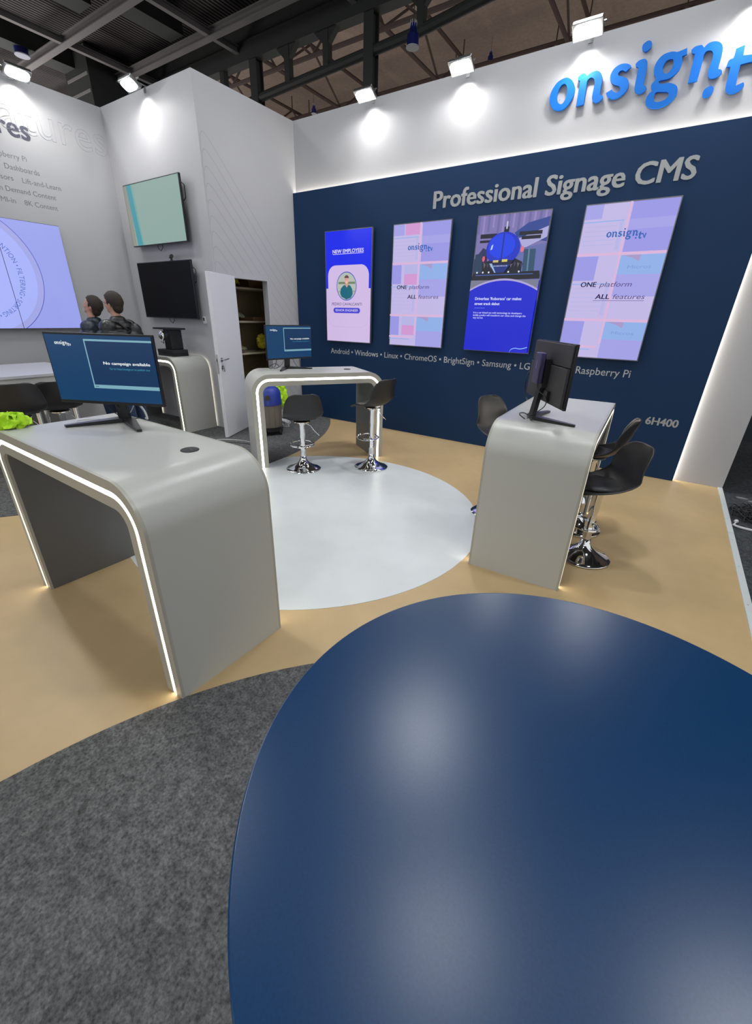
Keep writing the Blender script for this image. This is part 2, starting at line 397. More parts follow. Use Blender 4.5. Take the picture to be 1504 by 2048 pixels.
for k, (px, py, dd, lab) in enumerate(HB):
    o = hb if k == 0 else copy_tree(hb)
    o.location = CAM+raydir(px, py)*dd; o.scale = ((.55,)*3, (.5,)*3, (.5,)*3, (.75,)*3)[k]; o['label'] = 'unlit hanging hall lamp, '+lab.replace('largest of the unlit hall lamps,', 'the largest one').replace('small unlit hall lamp', 'a small one').replace('dim round hall lamp', 'a round dim one')

# unseen hall lamps: first two from the tabletop blobs, others added for more light
M_bay = glow('hall_lamp_lens', (.93, .97, 1.0, 1), HALL)
for x, y in ((3.38, -1.25), (4.68, -3.35), (1.0, -4.2), (7.5, -2.5), (-3.2, -4.0), (5.5, -9.5), (1.5, -9.5)):
    o = thing('unseen_hall_lamp', (x, y, 6.62), 0, 'lit round hall lamp hanging high above the stand', 'lamp', 'lit hall lamps hanging above the stand')
    b = MB(); b.lathe([(.24, .02), (.27, .0), (.25, .12), (.10, .30), (.05, .42)], M_beam, 24); b.build('housing', o, smooth=True)
    b = MB(); b.lathe([(.22, -.004), (.22, .0)], M_bay, 24); b.build('lens', o)
    if y == -3.35: o.scale = (.72,)*3

# ------------------------------------------------------------------ flood lamps on the wall tops
M_flood = glow('flood_lamp_lens', (1.0, .985, .96, 1), FLOOD)
fl = thing('flood_lamp', (0, 0, 0), 0, 'x', 'lamp', 'lit flood lamps on the wall tops')
T = Matrix.Translation((0, -.20, -.045)) @ Matrix.Rotation(R(-31), 4, 'X')
b = MB(T); b.box(-.130, .130, -.074, .074, .004, .045, M_steel); b.build('housing', fl, bevel=.008)
b = MB(T)
pts = [(.115*abs(math.cos(a))**.6*(1 if math.cos(a) > 0 else -1), .060*abs(math.sin(a))**.6*(1 if math.sin(a) > 0 else -1)) for a in [2*math.pi*k/28 for k in range(28)]]
n = 28; b.add([(x, y, .0) for x, y in pts]+[(x, y, .006) for x, y in pts], [tuple(range(n)), tuple(range(n, 2*n))]+[(i, (i+1) % n, n+(i+1) % n, n+i) for i in range(n)], M_flood)
b.build('lens', fl)
b = MB(); b.tube([(0, .03, -.10), (0, .03, .015), (0, -.06, .02), (0, -.17, .005)], .009, M_steel, 8)
b.box(-.02, .02, -.006, -.001, -.05, .0, M_steel); b.tube([(-.137, -.19, -.02), (-.145, -.16, .01), (.145, -.16, .01), (.137, -.19, -.02)], .006, M_steel, 6)
b.build('arm', fl)
FLS = [(1.35, 0, H, 0, 'lit flood lamp on the back wall top, nearest the wall corner'), (2.58, 0, H, 0, 'lit flood lamp on the back wall top, second from the wall corner'),
       (3.80, 0, H, 0, 'lit flood lamp on the back wall top, just left of the big blue logo'), (5.03, 0, H, 0, 'lit flood lamp on the back wall top, above the end of the big blue logo'),
       (-.89, YB, H, 0, 'lit flood lamp above the wall that carries two televisions'), (XB, -2.60, H, 90, 'lit flood lamp above the feature list on the left wall'),
       (XB, -4.2, H, 90, 'lit flood lamp on the left wall top, the one nearest the visitor')]
for k, (x, y, z, a, lab) in enumerate(FLS):
    o = fl if k == 0 else copy_tree(fl)
    o.location = (x, y, z); o.rotation_euler = (0, 0, R(a)); o['label'] = lab
    sp = bpy.data.lights.new('beam', 'SPOT'); sp.energy = SPOT; sp.spot_size = R(64); sp.spot_blend = 1.0; sp.shadow_soft_size = .03; sp.color = (1, .985, .95)
    so = bpy.data.objects.new('beam', sp); COL.objects.link(so); so.parent = o; so.location = (0, -.20, -.06)
    so.rotation_euler = Vector((0, .20, -.13)).to_track_quat('-Z', 'Y').to_euler()

# ------------------------------------------------------------------ wall lettering
b = MB(Matrix.Translation((0, -.07, 0))); text(b, 'Professional Signage CMS', 2.305, 2.80, 2.64, .168, .0, M_letter, bold=.028, thick=.006)
tag(b.build('wall_lettering'), 'large grey bold words Professional Signage CMS on the navy wall', 'lettering')
b = MB(Matrix.Translation((0, -.07, 0))); text(b, 'Android \u2022 Windows \u2022 Linux \u2022 ChromeOS \u2022 BrightSign \u2022 Samsung \u2022 LG', .668, 1.045, 3.112, .076, .0, M_letterw, bold=.004, thick=.002)
tag(b.build('wall_lettering'), 'thin pale row of words from Android to LG below the wall displays', 'lettering')
b = MB(Matrix.Translation((0, -.07, 0))); text(b, 'Raspberry Pi', 4.305, 1.05, .555, .078, .0, M_letterw, bold=.004, thick=.002)
tag(b.build('wall_lettering'), 'thin pale words Raspberry Pi on the navy wall right of the desk monitor', 'lettering')
b = MB(Matrix.Translation((0, -.07, 0))); text(b, '6H400', 5.125, .585, .305, .078, .0, M_letter, bold=.03, thick=.003)
tag(b.build('wall_lettering'), 'grey bold stand number 6H400 low on the navy wall', 'lettering')

# logo outlines traced on the photo crop, laid on the real wall plane
def A(x, y): return unproject_wall(1090+x*210/1504, 70+y*210/1504)
def B_(x, y): return unproject_wall(1280+x*224/1504, 70+y*224/1504)
LG = [
 (A, [(320,630),(400,670),(435,760),(425,860),(380,960),(310,1050),(220,1100),(140,1090),(90,1030),(75,950),(95,850),(140,760),(210,680)]),
 (A, [(285,720),(320,745),(330,800),(320,880),(295,950),(250,1005),(210,1000),(185,960),(182,890),(200,820),(235,755)]),
 (A, [(478,625,1),(545,572),(592,580),(612,605,1),(665,560),(735,532),(790,548),(822,600),(825,680),(805,780),(790,880,1),(820,878),(838,912),(800,955),(740,990),(695,975),(680,920),(695,830),(718,720),(712,655),(680,630),(640,645),(612,680,1),(595,800),(560,1015,1),(452,1040,1),(512,680,1),(482,668,1)]),
 (A, [(1240,480,1),(1225,450),(1160,430),(1080,445),(1000,500),(950,580),(938,650),(955,705),(1000,735),(1055,750),(1080,775),(1075,815),(1035,845),(990,835),(965,800,1),(878,850,1),(895,900),(950,935),(1020,930),(1100,885),(1165,820),(1200,750),(1203,690),(1175,640),(1110,618),(1060,602),(1055,575),(1080,540),(1120,528),(1160,550,1)]),
 (A, [(1300,440,1),(1350,390),(1430,365),(1468,400),(1462,480),(1440,600),(1410,745,1),(1435,745),(1455,780),(1430,820),(1370,860),(1310,850),(1285,810),(1295,720),(1320,600),(1340,488,1),(1305,480,1)]),
 (B_, [(110,100),(150,105),(163,140),(140,200),(90,245),(50,240),(32,200),(50,145)]),
 (B_, [(500,250),(560,230),(635,195,1),(632,280,1),(565,310,1),(565,390),(530,480),(460,560),(380,610),(270,635),(255,665),(300,675),(380,665),(450,675),(500,715),(500,790),(460,870),(380,940),(280,990),(190,1005),(110,985),(75,930),(90,860),(130,800),(165,770),(150,730),(160,680),(215,610),(190,550),(195,460),(235,370),(310,290),(400,252),(460,245)]),
 (B_, [(430,345),(450,365),(448,420),(415,490),(365,540),(325,530),(308,490),(320,430),(360,370)]),
 (B_, [(220,790),(300,785),(370,790),(385,820),(355,870),(290,905),(220,920),(185,895),(188,840)]),
 (B_, [(690,225,1),(740,180),(820,158),(845,175),(858,195,1),(920,135),(1010,108),(1080,130),(1108,190),(1095,290),(1060,420),(1048,480,1),(1080,485),(1098,515),(1070,560),(1000,600),(940,605),(910,570),(915,500),(950,400),(978,300),(970,250),(935,232),(890,245),(855,290,1),(830,400),(765,640,1),(640,668,1),(735,278,1),(700,270,1)]),
 (B_, [(940,705),(975,715),(985,750),(960,810),(910,850),(865,862),(838,840),(838,800),(870,745)]),
 (B_, [(1285,210,1),(1350,180),(1410,155,1),(1382,298,1),(1500,285,1),(1600,262,1),(1640,520,1),(1790,225,1),(1895,200,1),(1790,420),(1680,660,1),(1590,690,1),(1520,378,1),(1400,405),(1345,425,1),(1320,520),(1285,690),(1310,688),(1385,655,1),(1390,700),(1340,760),(1250,805),(1180,800),(1145,760),(1150,690),(1175,600),(1210,450,1),(1155,455,1),(1180,380),(1210,350),(1255,330)]),
]
cu = bpy.data.curves.new('lg', 'CURVE'); cu.dimensions = '2D'; cu.fill_mode = 'BOTH'; cu.extrude = .5
for fn, pts in LG:
    q = catmull([(*fn(p[0], p[1]), *p[2:]) for p in pts], 5)
    sp = cu.splines.new('POLY'); sp.points.add(len(q)-1); sp.use_cyclic_u = True
    for i, p in enumerate(q): sp.points[i].co = (p.x, p.y, 0, 1)
lv, lf = curve_mesh(cu)
b = MB(); b.add([(v[0], -.012-(v[2]+.5)*.02, v[1]) for v in lv], lf, M_logo)
for x, z in ((3.6, 3.6), (4.0, 3.6), (4.45, 3.5), (4.87, 3.6)): b.tube([(x, 0, z), (x, -.014, z)], .004, M_steel, 6)
tag(b.build('logo_sign'), 'large bright blue onsign.tv lettering mounted on the white wall band', 'sign')
lx0 = min(v[0] for v in lv); lx1 = max(v[0] for v in lv); lz0 = min(v[1] for v in lv); lz1 = max(v[1] for v in lv)
flat_idx = [f for f in lf if all(lv[i][2] > .4 for i in f)]
def logo(mb, x, z, w, d, m):
    k = w/(lx1-lx0)
    mb.add([(x+(v[0]-lx0)*k, -d, z+(v[1]-lz0)*k) for v in lv], flat_idx, m)

# left wall lettering (reads along +y there)
LM = Matrix.Translation((XB, 0, 0)) @ Matrix.Rotation(R(90), 4, 'Z')   # local x -> +y, local -y -> +x
M_dkl = mat('dark_slate_lettering', (0.045, 0.045, 0.075, 1), rough=.5)
M_gyl = mat('mid_grey_lettering', (0.20, 0.20, 0.215, 1), rough=.5)
M_out = mat('faint_outline', (0.42, 0.42, 0.44, 1), rough=.5)
b = MB(LM); text(b, 'Features', -2.545, 3.425, 0, .19, 0.0, M_dkl, bold=.02, thick=.003, align='R')
tag(b.build('wall_lettering'), 'dark bold word ending in ures at the top of the left wall', 'lettering')
b = MB(LM); text(b, 'Features', -1.63, 3.49, 0, .33, 0.001, M_out, align='R', outline=.006)
tag(b.build('wall_lettering'), 'huge faint outlined word on the left wall behind the dark heading', 'lettering')
ROWS = [('Raspberry Pi', -2.65, 3.20, 'Raspberry Pi'), ('Sensors s    Dashboards', -2.545, 3.085, 'Dashboards'), ('Sensors    Lift-and-Learn', -2.335, 2.972, 'Sensors Lift-and-Learn'),
        ('On Demand Content', -2.42, 2.857, 'On Demand Content'), ('HDMI-in    8K Content', -2.43, 2.742, 'HDMI-in 8K Content')]
for t, x, z, nm in ROWS:
    b = MB(LM); text(b, t.replace('Sensors s ', 's '), x, z, 0, .052, 0.0, M_gyl, bold=.003, thick=.0015, align='R')
    tag(b.build('wall_lettering'), 'small grey row of words %s on the left wall' % nm, 'lettering')

# ------------------------------------------------------------------ screens
def scr(r, g, b_, s=1.0): return glow('screen_colour', lin(r, g, b_), s)
SC = {}
def sc(r, g, b_, s=1.0):
    k = (r, g, b_, s)
    if k not in SC: SC[k] = scr(*k)
    return SC[k]
LS = .0007
def display_body(t, w, h, dep=.055, bez=.009, mbez=M_bezel):
    """local: x right, z up, front towards -y, front plane at y=0"""
    b = MB(); b.box(0, bez, 0, dep, 0, h, mbez); b.box(w-bez, w, 0, dep, 0, h, mbez); b.box(bez, w-bez, 0, dep, 0, bez, mbez); b.box(bez, w-bez, 0, dep, h-bez, h, mbez)
    b.box(bez, w-bez, .006, dep, bez, h-bez, M_blackm)
    b.build('frame', t)
    b = MB(); b.box(w*.25, w*.75, dep, dep+.045, h*.3, h*.7, M_blackm); b.build('wall_mount', t)
DX = [.6465, 1.7904, 2.9332, 4.0772]; DW, DH, DZ0 = .8186, 1.439, 1.2277
LABD = ['portrait display with blue top, white card and staff portrait, nearest the corner',
        'portrait display with pastel blocks and pink patches, left of the race car display',
        'portrait display showing a blue race car above a blue text panel',
        'portrait display with pastel blocks, rightmost of the four on the navy wall']
disp = []
for k in range(4):
    t = thing('portrait_display', (DX[k], -.14, DZ0), 0, LABD[k], 'display', 'portrait displays on the navy wall')
    display_body(t, DW, DH, .03); disp.append(t)
def ell(cx, cz, rx, rz, n=40, a0=0, a1=360): return [(cx+rx*math.cos(R(a0+(a1-a0)*i/n)), cz+rz*math.sin(R(a0+(a1-a0)*i/n))) for i in range(n+(0 if a1-a0 == 360 else 1))]
def rrect(x0, x1, z0, z1, r):
    o = []
    for cx, cz, a in ((x1-r, z1-r, 0), (x0+r, z1-r, 90), (x0+r, z0+r, 180), (x1-r, z0+r, 270)):
        o += [(cx+r*math.cos(R(a+9*i)), cz+r*math.sin(R(a+9*i))) for i in range(11)]
    return o
class Scr:
    def __init__(s, w, h, bez=.009): s.b = MB(); s.b.keep = True; s.w = w-2*bez; s.h = h-2*bez; s.z = bez; s.x = bez; s.n = 0
    def X(s, u): return s.x+u*s.w
    def Z(s, v): return s.z+(1-v)*s.h       # v measured down from the top
    def d(s): s.n += 1; return -.005+LS*s.n
    def r(s, u0, v0, u1, v1, m, d=None): s.b.rect(s.X(u0), s.X(u1), s.Z(v1), s.Z(v0), s.d() if d is None else d, m)
    def p(s, pts, m): s.b.flat([(s.X(u), s.Z(v)) for u, v in pts], s.d(), m)
    def t(s, txt, u, v, wu, cap, m, **k): text(s.b, txt, s.X(u), s.Z(v), wu*s.w if wu else 0, cap*s.h, s.d(), m, **k)
# display 1: new employees
s = Scr(DW, DH); lil = sc(205, 184, 226)
s.r(0, 0, 1, 1, lil); s.r(0, 0, 1, .50, sc(0, 30, 232))
W_, H_ = s.w, s.h
s.b.flat([(s.X(0)+x, s.Z(0)+z) for x, z in rrect(.045*W_, .955*W_, -.86*H_, -.292*H_, .17*W_)], s.d(), sc(184, 170, 214))
s.b.flat([(s.X(0)+x, s.Z(0)+z) for x, z in rrect(.048*W_, .952*W_, -.857*H_, -.2935*H_, .168*W_)], s.d(), lil)
s.r(0, .505, .0455, .90, lil); s.r(.953, .505, 1, .90, lil)
wht = sc(222, 214, 245)
s.t('NEW EMPLOYEES', .5, .188, .68, .031, wht, align='C', bold=.02); s.r(.16, .194, .84, .198, wht)
s.b.flat([(s.X(.47)+x, s.Z(.48)+z) for x, z in ell(0, 0, .225*W_, .13*H_)], s.d(), sc(70, 80, 190))
s.b.flat([(s.X(.47)+x, s.Z(.48)+z) for x, z in ell(0, 0, .212*W_, .122*H_)], s.d(), sc(176, 186, 176))
s.p([(.29, .44), (.66, .44), (.665, .46), (.29, .46)], sc(110, 130, 96))
s.p([(.285, .52), (.665, .52), (.66, .535), (.29, .535)], sc(150, 160, 150))
# bust: shirt, neck, head, hair
s.p([(.36, .575), (.33, .545), (.345, .50), (.40, .475), (.45, .465), (.51, .465), (.56, .475), (.60, .505), (.615, .55), (.57, .585), (.47, .60)], sc(12, 98, 118))
s.p([(.445, .468), (.515, .468), (.48, .492)], sc(216, 160, 150)); s.p([(.452, .45), (.508, .45), (.505, .472), (.455, .472)], sc(206, 150, 140))
s.b.flat([(s.X(.48)+x, s.Z(.425)+z) for x, z in ell(0, 0, .048*W_, .035*H_)], s.d(), sc(222, 166, 158))
s.b.flat([(s.X(.48)+x, s.Z(.408)+z) for x, z in ell(0, 0, .05*W_, .026*H_, 20, 0, 180)], s.d(), sc(96, 70, 66))
for du in (-.02, .02): s.b.flat([(s.X(.48+du)+x, s.Z(.421)+z) for x, z in ell(0, 0, .006*W_, .003*H_, 10)], s.d(), sc(70, 50, 60))
s.p([(.465, .441), (.495, .441), (.49, .446), (.47, .446)], sc(240, 220, 220))
s.t('PEDRO CAVALCANTI', .48, .655, .68, .025, sc(52, 40, 92), align='C')
s.b.flat([(s.X(0)+x, s.Z(0)+z) for x, z in rrect(.175*W_, .785*W_, -.727*H_, -.677*H_, .025*H_)], s.d(), sc(62, 60, 205))
s.t('SENIOR ENGINEER', .48, .711, .52, .021, wht, align='C')
s.b.build('screen', disp[0])
# displays 2 and 4: pastel blocks
def pastel(s, pink):
    A0 = sc(160, 158, 226); L0 = sc(190, 180, 226); OR = sc(214, 176, 214); BL = sc(140, 172, 228); PK = sc(206, 148, 206); G0 = sc(178, 176, 224); V0 = sc(150, 148, 224)
    s.r(0, 0, 1, 1, L0)
    s.r(.52, 0, 1, .295, V0); s.r(.52, .10, 1, .16, A0)
    s.r(0, 0, .2, .085, A0)
    if pink: s.r(.22, 0, .49, .085, PK)
    else: s.r(.24, 0, .50, .085, L0)
    s.r(0, .10, .46, .106, BL); s.r(.42, .11, .46, .28, G0)
    for k in range(5): s.r(.03, .13+.028*k, .40, .134+.028*k, G0)
    s.r(0, .295, 1, .312, OR)
    for base in (.315, .745):
        hh = .155 if base < .5 else .165
        s.r(0, base, .18 if pink else .26, base+hh, V0); s.r(.52, base, 1, base+.26 if base < .5 else 1.0, A0); s.r(.52, base, 1, base+.12, BL)
        s.p([(.52, base), (.74, base), (.73, base+.04), (.64, base+.015)], sc(164, 148, 196))
        if pink: s.r(.24, base, .48, base+.075, G0); s.r(.24, base+.075, .48, base+.16, PK)
        else: s.t('Micros', .62, base+.085, .26, .022, sc(120, 150, 214), shear=.0)
    s.r(0, .49, .46, .496, BL); s.r(.42, .50, .46, .70, G0)
    for k in range(6): s.r(.03, .52+.03*k, .40, .524+.03*k, G0)
    s.r(0, .725, 1, .742, OR); s.r(.49, 0, .515, .90, OR); s.r(0, .915, .47, .93, OR); s.r(0, .94, .40, .946, BL)
    logo(s.b, s.X(.29 if pink else .30), s.Z(.222 if pink else .222), .44*s.w, s.d(), sc(30, 92, 176))
    dk = sc(34, 26, 66); ml = sc(76, 60, 128)
    s.t('ONE', .12, .512, .19, .031, dk, bold=.02, shear=.05); s.t('platform', .35, .512, .37, .031, ml, shear=.18)
    s.t('ALL', .33, .592, .17, .031, dk, bold=.02, shear=.05); s.t('features', .54, .592, .36, .031, ml, shear=.18)
    s.r(.31, .602, .90, .6045, sc(60, 60, 130)) if not pink else None
for k in (1, 3):
    s = Scr(DW, DH); pastel(s, k == 1); s.b.build('screen', disp[k])
# display 3: race car
s = Scr(DW, DH); s.r(0, 0, 1, 1, sc(0, 22, 200)); s.r(0, 0, 1, .46, sc(120, 112, 170))
for k in range(14): s.r(k/14, 0, k/14+.03, .12+.04*math.sin(k*1.7), sc(142, 126, 186) if k % 2 else sc(104, 98, 158))
s.p([(.55, .13), (.72, .07), (1, .04), (1, .20), (.6, .16)], sc(40, 64, 140)); s.p([(.62, .17), (1, .10), (1, .17), (.7, .24)], sc(168, 164, 214))
s.p([(.0, .30), (.12, .22), (.2, .24), (.2, .46), (0, .46)], sc(36, 38, 84)); s.p([(.62, .24), (1, .21), (1, .46), (.62, .46)], sc(96, 104, 168))
dkb = sc(10, 14, 34); dkt = sc(28, 52, 84)
for (u0, v0, u1, v1) in ((.06, .125, .30, .155), (.06, .168, .28, .185), (.62, .125, .93, .150), (.66, .155, .92, .178)): s.r(u0, v0, u1, v1, dkb)
s.r(.40, .085, .47, .125, dkb); s.r(.425, .05, .445, .10, sc(190, 190, 220))
s.p([(.015, .265), (.13, .255), (.14, .40), (.02, .41)], dkt); s.p([(.72, .245), (.88, .245), (.90, .42), (.74, .425)], sc(40, 74, 104)); s.p([(.78, .245), (.80, .245), (.82, .42), (.80, .42)], sc(90, 124, 150))
s.p([(.14, .33), (.30, .30), (.60, .30), (.72, .33), (.72, .42), (.14, .42)], dkb)
for k in range(12): s.p([(.15+.05*k, .32+.012*(k % 3)), (.19+.05*k, .34), (.17+.05*k, .37)], sc(50, 54, 78) if k % 2 else sc(92, 84, 96))
s.b.flat([(s.X(.42)+x, s.Z(.235)+z) for x, z in ell(0, 0, .245*W_, .115*H_)], s.d(), sc(6, 40, 190))
s.b.flat([(s.X(.40)+x, s.Z(.215)+z) for x, z in ell(0, 0, .19*W_, .085*H_)], s.d(), sc(10, 58, 226))
s.r(.405, .13, .425, .32, sc(8, 30, 140)); s.p([(.25, .21), (.275, .20), (.265, .235), (.24, .24)], sc(190, 210, 250))
s.p([(.24, .315), (.60, .315), (.56, .345), (.28, .345)], sc(10, 16, 60)); s.r(.30, .312, .38, .328, sc(200, 180, 120)); s.r(.43, .308, .51, .326, sc(214, 196, 90))
s.p([(.27, .345), (.56, .345), (.47, .41), (.36, .41)], sc(10, 40, 120)); s.t('ROBORACE', .42, .358, .20, .008, sc(210, 220, 250), align='C')
s.p([(.25, .335), (.29, .335), (.37, .41), (.355, .41)], sc(150, 180, 220))
s.b.flat([(s.X(.155)+x, s.Z(.30)+z) for x, z in ell(0, 0, .02*W_, .02*H_)], s.d(), sc(220, 90, 110)); s.b.flat([(s.X(.70)+x, s.Z(.245)+z) for x, z in ell(0, 0, .025*W_, .02*H_)], s.d(), sc(220, 110, 130))
s.p([(.02, .405), (.98, .395), (1.0, .43), (.0, .44)], dkb); s.p([(.06, .415), (.9, .412), (.9, .418), (.06, .421)], sc(60, 90, 170)); s.p([(.0, .435), (1.0, .425), (1.0, .45), (0, .46)], sc(16, 16, 34))
for u in (.08, .17, .26, .55, .70): s.b.flat([(s.X(u)+x, s.Z(.398)+z) for x, z in ell(0, 0, .012*W_, .007*H_, 12)], s.d(), sc(225, 232, 250))
s.r(0, .455, 1, .53, sc(116, 118, 140))
arcp = [(u/20, .445+.075*((u/20-.5)/.5)**2) for u in range(21)]
s.p(arcp+[(1, .60), (0, .60)], sc(170, 160, 210)); s.p([(u, v+.014) for u, v in arcp]+[(1, .62), (0, .62)], sc(0, 22, 200)); s.r(0, .55, 1, 1, sc(0, 22, 200))
wt = sc(214, 220, 250)
s.t("Driverless 'Roborace' car makes", .10, .602, .70, .021, wt, bold=.02); s.t('street track debut', .10, .640, .39, .021, wt, bold=.02)
s.r(.105, .662, .27, .6645, sc(120, 150, 240))
for v, t_, wu in ((.705, 'It is a car kitted out with technology its developers', .74), (.725, 'boldly predict will transform our cities and change the', .80), (.745, 'way we live', .16)): s.t(t_, .10, v, wu, .0135, wt, bold=.008)
cp = catmull([(.74, 1.0), (.76, .975), (.82, .962), (.90, .965), (1.0, .95)], 6, False)
for p, q in zip(cp[:-1], cp[1:]): s.p([(p.x, p.y), (q.x, q.y), (q.x, q.y+.006), (p.x+.004, p.y+.006)], sc(150, 200, 250))
s.b.build('screen', disp[2])

# televisions on the short wall
def tv(z, lab):
    t = thing('television', (-1.592, YB-.10, z), 0, lab, 'television', 'televisions on the short white wall')
    w, h = 1.262, .712
    b = MB(); b.box(0, w, 0, .028, 0, h, M_black); b.box(.15, w-.15, .028, .055, .06, h-.06, M_blackm); b.build('frame', t, bevel=.003)
    b = MB(); b.box(w*.3, w*.7, .055, .10, h*.3, h*.7, M_blackm)
    b.tube([(w-.03, .05, h*.62), (w+.012, .055, h*.66), (w+.012, .055, h*.84), (w-.03, .05, h*.88)], .006, M_blackm, 6)
    b.build('wall_mount', t)
    b = MB(); b.tube([(.52, .04, .02), (.53, .05, -.04), (.58, .05, -.065), (.63, .05, -.03), (.64, .04, .02)], .004, M_blackm, 6); b.build('cable', t)
    return t, w, h
t, w, h = tv(2.404, 'television showing a pale green picture with a teal band, the upper of two')
s = Scr(w, h, .011); s.b.M = Matrix.Translation((0, -.006, 0)); s.r(0, 0, 1, 1, sc(136, 162, 154)); s.r(0, 0, .075, 1, sc(138, 140, 130))
pts = [(.055, 0), (.165, 0)]+[(.165+.006*math.sin(k*2.1)+.02*(k/10), k/10) for k in range(1, 11)]+[(.10, 1)]
s.p([(.06, 0), (.15, 0), (.16, .3), (.17, .6), (.20, 1), (.10, 1)], sc(66, 144, 158)); s.p([(.15, 0), (.175, 0), (.19, .35), (.20, .7), (.225, 1), (.20, 1), (.17, .6), (.16, .3)], sc(106, 160, 158))
s.b.build('screen', t)
t, w, h = tv(1.497, 'switched off black television, the lower of two')
b = MB(); b.rect(.011, w-.011, .011, h-.011, .001, M_screenoff); b.keep = True; b.build('screen', t)
t = thing('webcam', (-.755, YB-.085, 2.209), R(-20), 'small black webcam perched on the top edge of the black television', 'webcam')
b = MB(); b.tube([(-.045, 0, .045), (.045, 0, .052)], .022, M_black, 14); b.build('body', t, smooth=True, auto=True)
b = MB(); b.tube([(0, -.018, .048), (0, -.028, .048)], .013, M_chrome, 12); b.build('lens', t)
b = MB(); b.box(-.012, .012, -.012, .012, 0, .03, M_black); b.box(-.03, .03, -.02, .02, 0, .006, M_black); b.build('clip', t)

# video wall on the left wall
VT, VB = 2.558, 1.340
VX = XB+.085
ringc, ringr = (-3.575, 1.951), .72
def vpanel(y0, y1, lab, first):
    t = thing('video_wall_panel', (VX, y0, VB), R(90), lab, 'display', 'tall panels of the lilac video wall')
    w, h = y1-y0, VT-VB
    b = MB(); b.box(.0012, w-.0012, 0.002, .085, 0, h, M_blackm); b.build('frame', t)
    b = MB(); b.keep = True; lo = .002
    def clip(poly):   # keep inside the panel
        def cut(P, f, g):
            out = []
            for i in range(len(P)):
                a, c = P[i-1], P[i]; fa, fc = f(a), f(c)
                if (fa >= 0) != (fc >= 0):
                    k = fa/(fa-fc); out.append((a[0]+(c[0]-a[0])*k, a[1]+(c[1]-a[1])*k))
                if fc >= 0: out.append(c)
            return out
        for f in (lambda p: p[0]-lo, lambda p: w-lo-p[0], lambda p: p[1]-.004, lambda p: h-.004-p[1]):
            poly = cut(poly, f, None)
            if len(poly) < 3: return None
        return poly
    def F(poly, d, m):
        q = clip([(y-y0, z-VB) for y, z in poly])
        if q: b.flat(q, d, m)
    cy_, cz_ = ringc
    F([(y0-1, 0), (y1+1, 0), (y1+1, 5), (y0-1, 5)], .001, sc(152, 160, 232))
    for rr_, m_, d_ in ((ringr, sc(84, 92, 190), .0017), (ringr-.008, sc(160, 164, 226), .0024), (ringr-.075, sc(166, 176, 246), .0031)): F(ell(cy_, cz_, rr_, rr_, 96), d_, m_)
    word = 'WARRANTION \u2022 FILTERING \u2022 SORTING \u2022 OFFERS \u2022 '
    kx, kz, rr_ = .066, .078, ringr-.26
    adv = []; pos = 0.0
    for ch in word:
        if ch == ' ': adv.append((None, pos)); pos += .016; continue
        vs, fs = glyphs(ch); x0_, x1_ = min(v[0] for v in vs), max(v[0] for v in vs); wch = (x1_-x0_)*kx
        adv.append(((vs, fs, (x0_+x1_)/2), pos+wch/2)); pos += wch+.008
    zero = adv[word.index('\u2022')][1]
    for g, p_ in adv:
        if not g: continue
        a = R(13)-(p_-zero)/(rr_+.025); ca, sa = math.cos(a-math.pi/2), math.sin(a-math.pi/2)
        for f in g[1]:
            P = []
            for i in f:
                gx, gz = (g[0][i][0]-g[2])*kx, g[0][i][1]*kz
                P.append((cy_+rr_*math.cos(a)+gx*ca-gz*sa, cz_+rr_*math.sin(a)+gx*sa+gz*ca))
            F(P, .0038, sc(82, 112, 196))
    b.build('screen', t)
vpanel(-3.222, -2.512, 'lilac video wall panel with the right part of the ring, nearest the two men', 1)
vpanel(-3.934, -3.224, 'lilac video wall panel at the left picture edge, beside the dark seam', 0)
vpanel(-4.646, -3.936, 'lilac video wall panel beyond the left picture edge', 0)

# ------------------------------------------------------------------ the arched desks
def arch(mb, L, Hh, Rr, o0, o1, w0, w1, m, n=14):
    def path(o):
        p = [(-L/2+o, 0), (-L/2+o, Hh-Rr)]
        r = max(Rr-o, .004)
        # arcs share a centre, so inner faces stay concentric
        p += [(-L/2+Rr-r*math.cos(R(90*k/n)), Hh-Rr+r*math.sin(R(90*k/n))) for k in range(1, n+1)]
        p += [(-L/2+Rr*2.2, Hh-o), (L/2-Rr*2.2, Hh-o)]
        p += [(L/2-Rr+r*math.sin(R(90*k/n)), Hh-Rr+r*math.cos(R(90*k/n))) for k in range(0, n+1)]
        p += [(L/2-o, 0)]
        return p
    A0, A1 = path(o0), path(o1); N = len(A0)
    vs = [(x, w, z) for P, w in ((A0, w0), (A1, w0), (A1, w1), (A0, w1)) for x, z in P]
    fs = []
    for i in range(N-1):
        for a, c in ((0, 1), (1, 2), (2, 3), (3, 0)): fs.append((a*N+i, a*N+i+1, c*N+i+1, c*N+i))
    fs += [(0, N, 2*N, 3*N), (N-1, 2*N-1, 3*N-1, 4*N-1)]
    return mb.add(vs, fs, m)
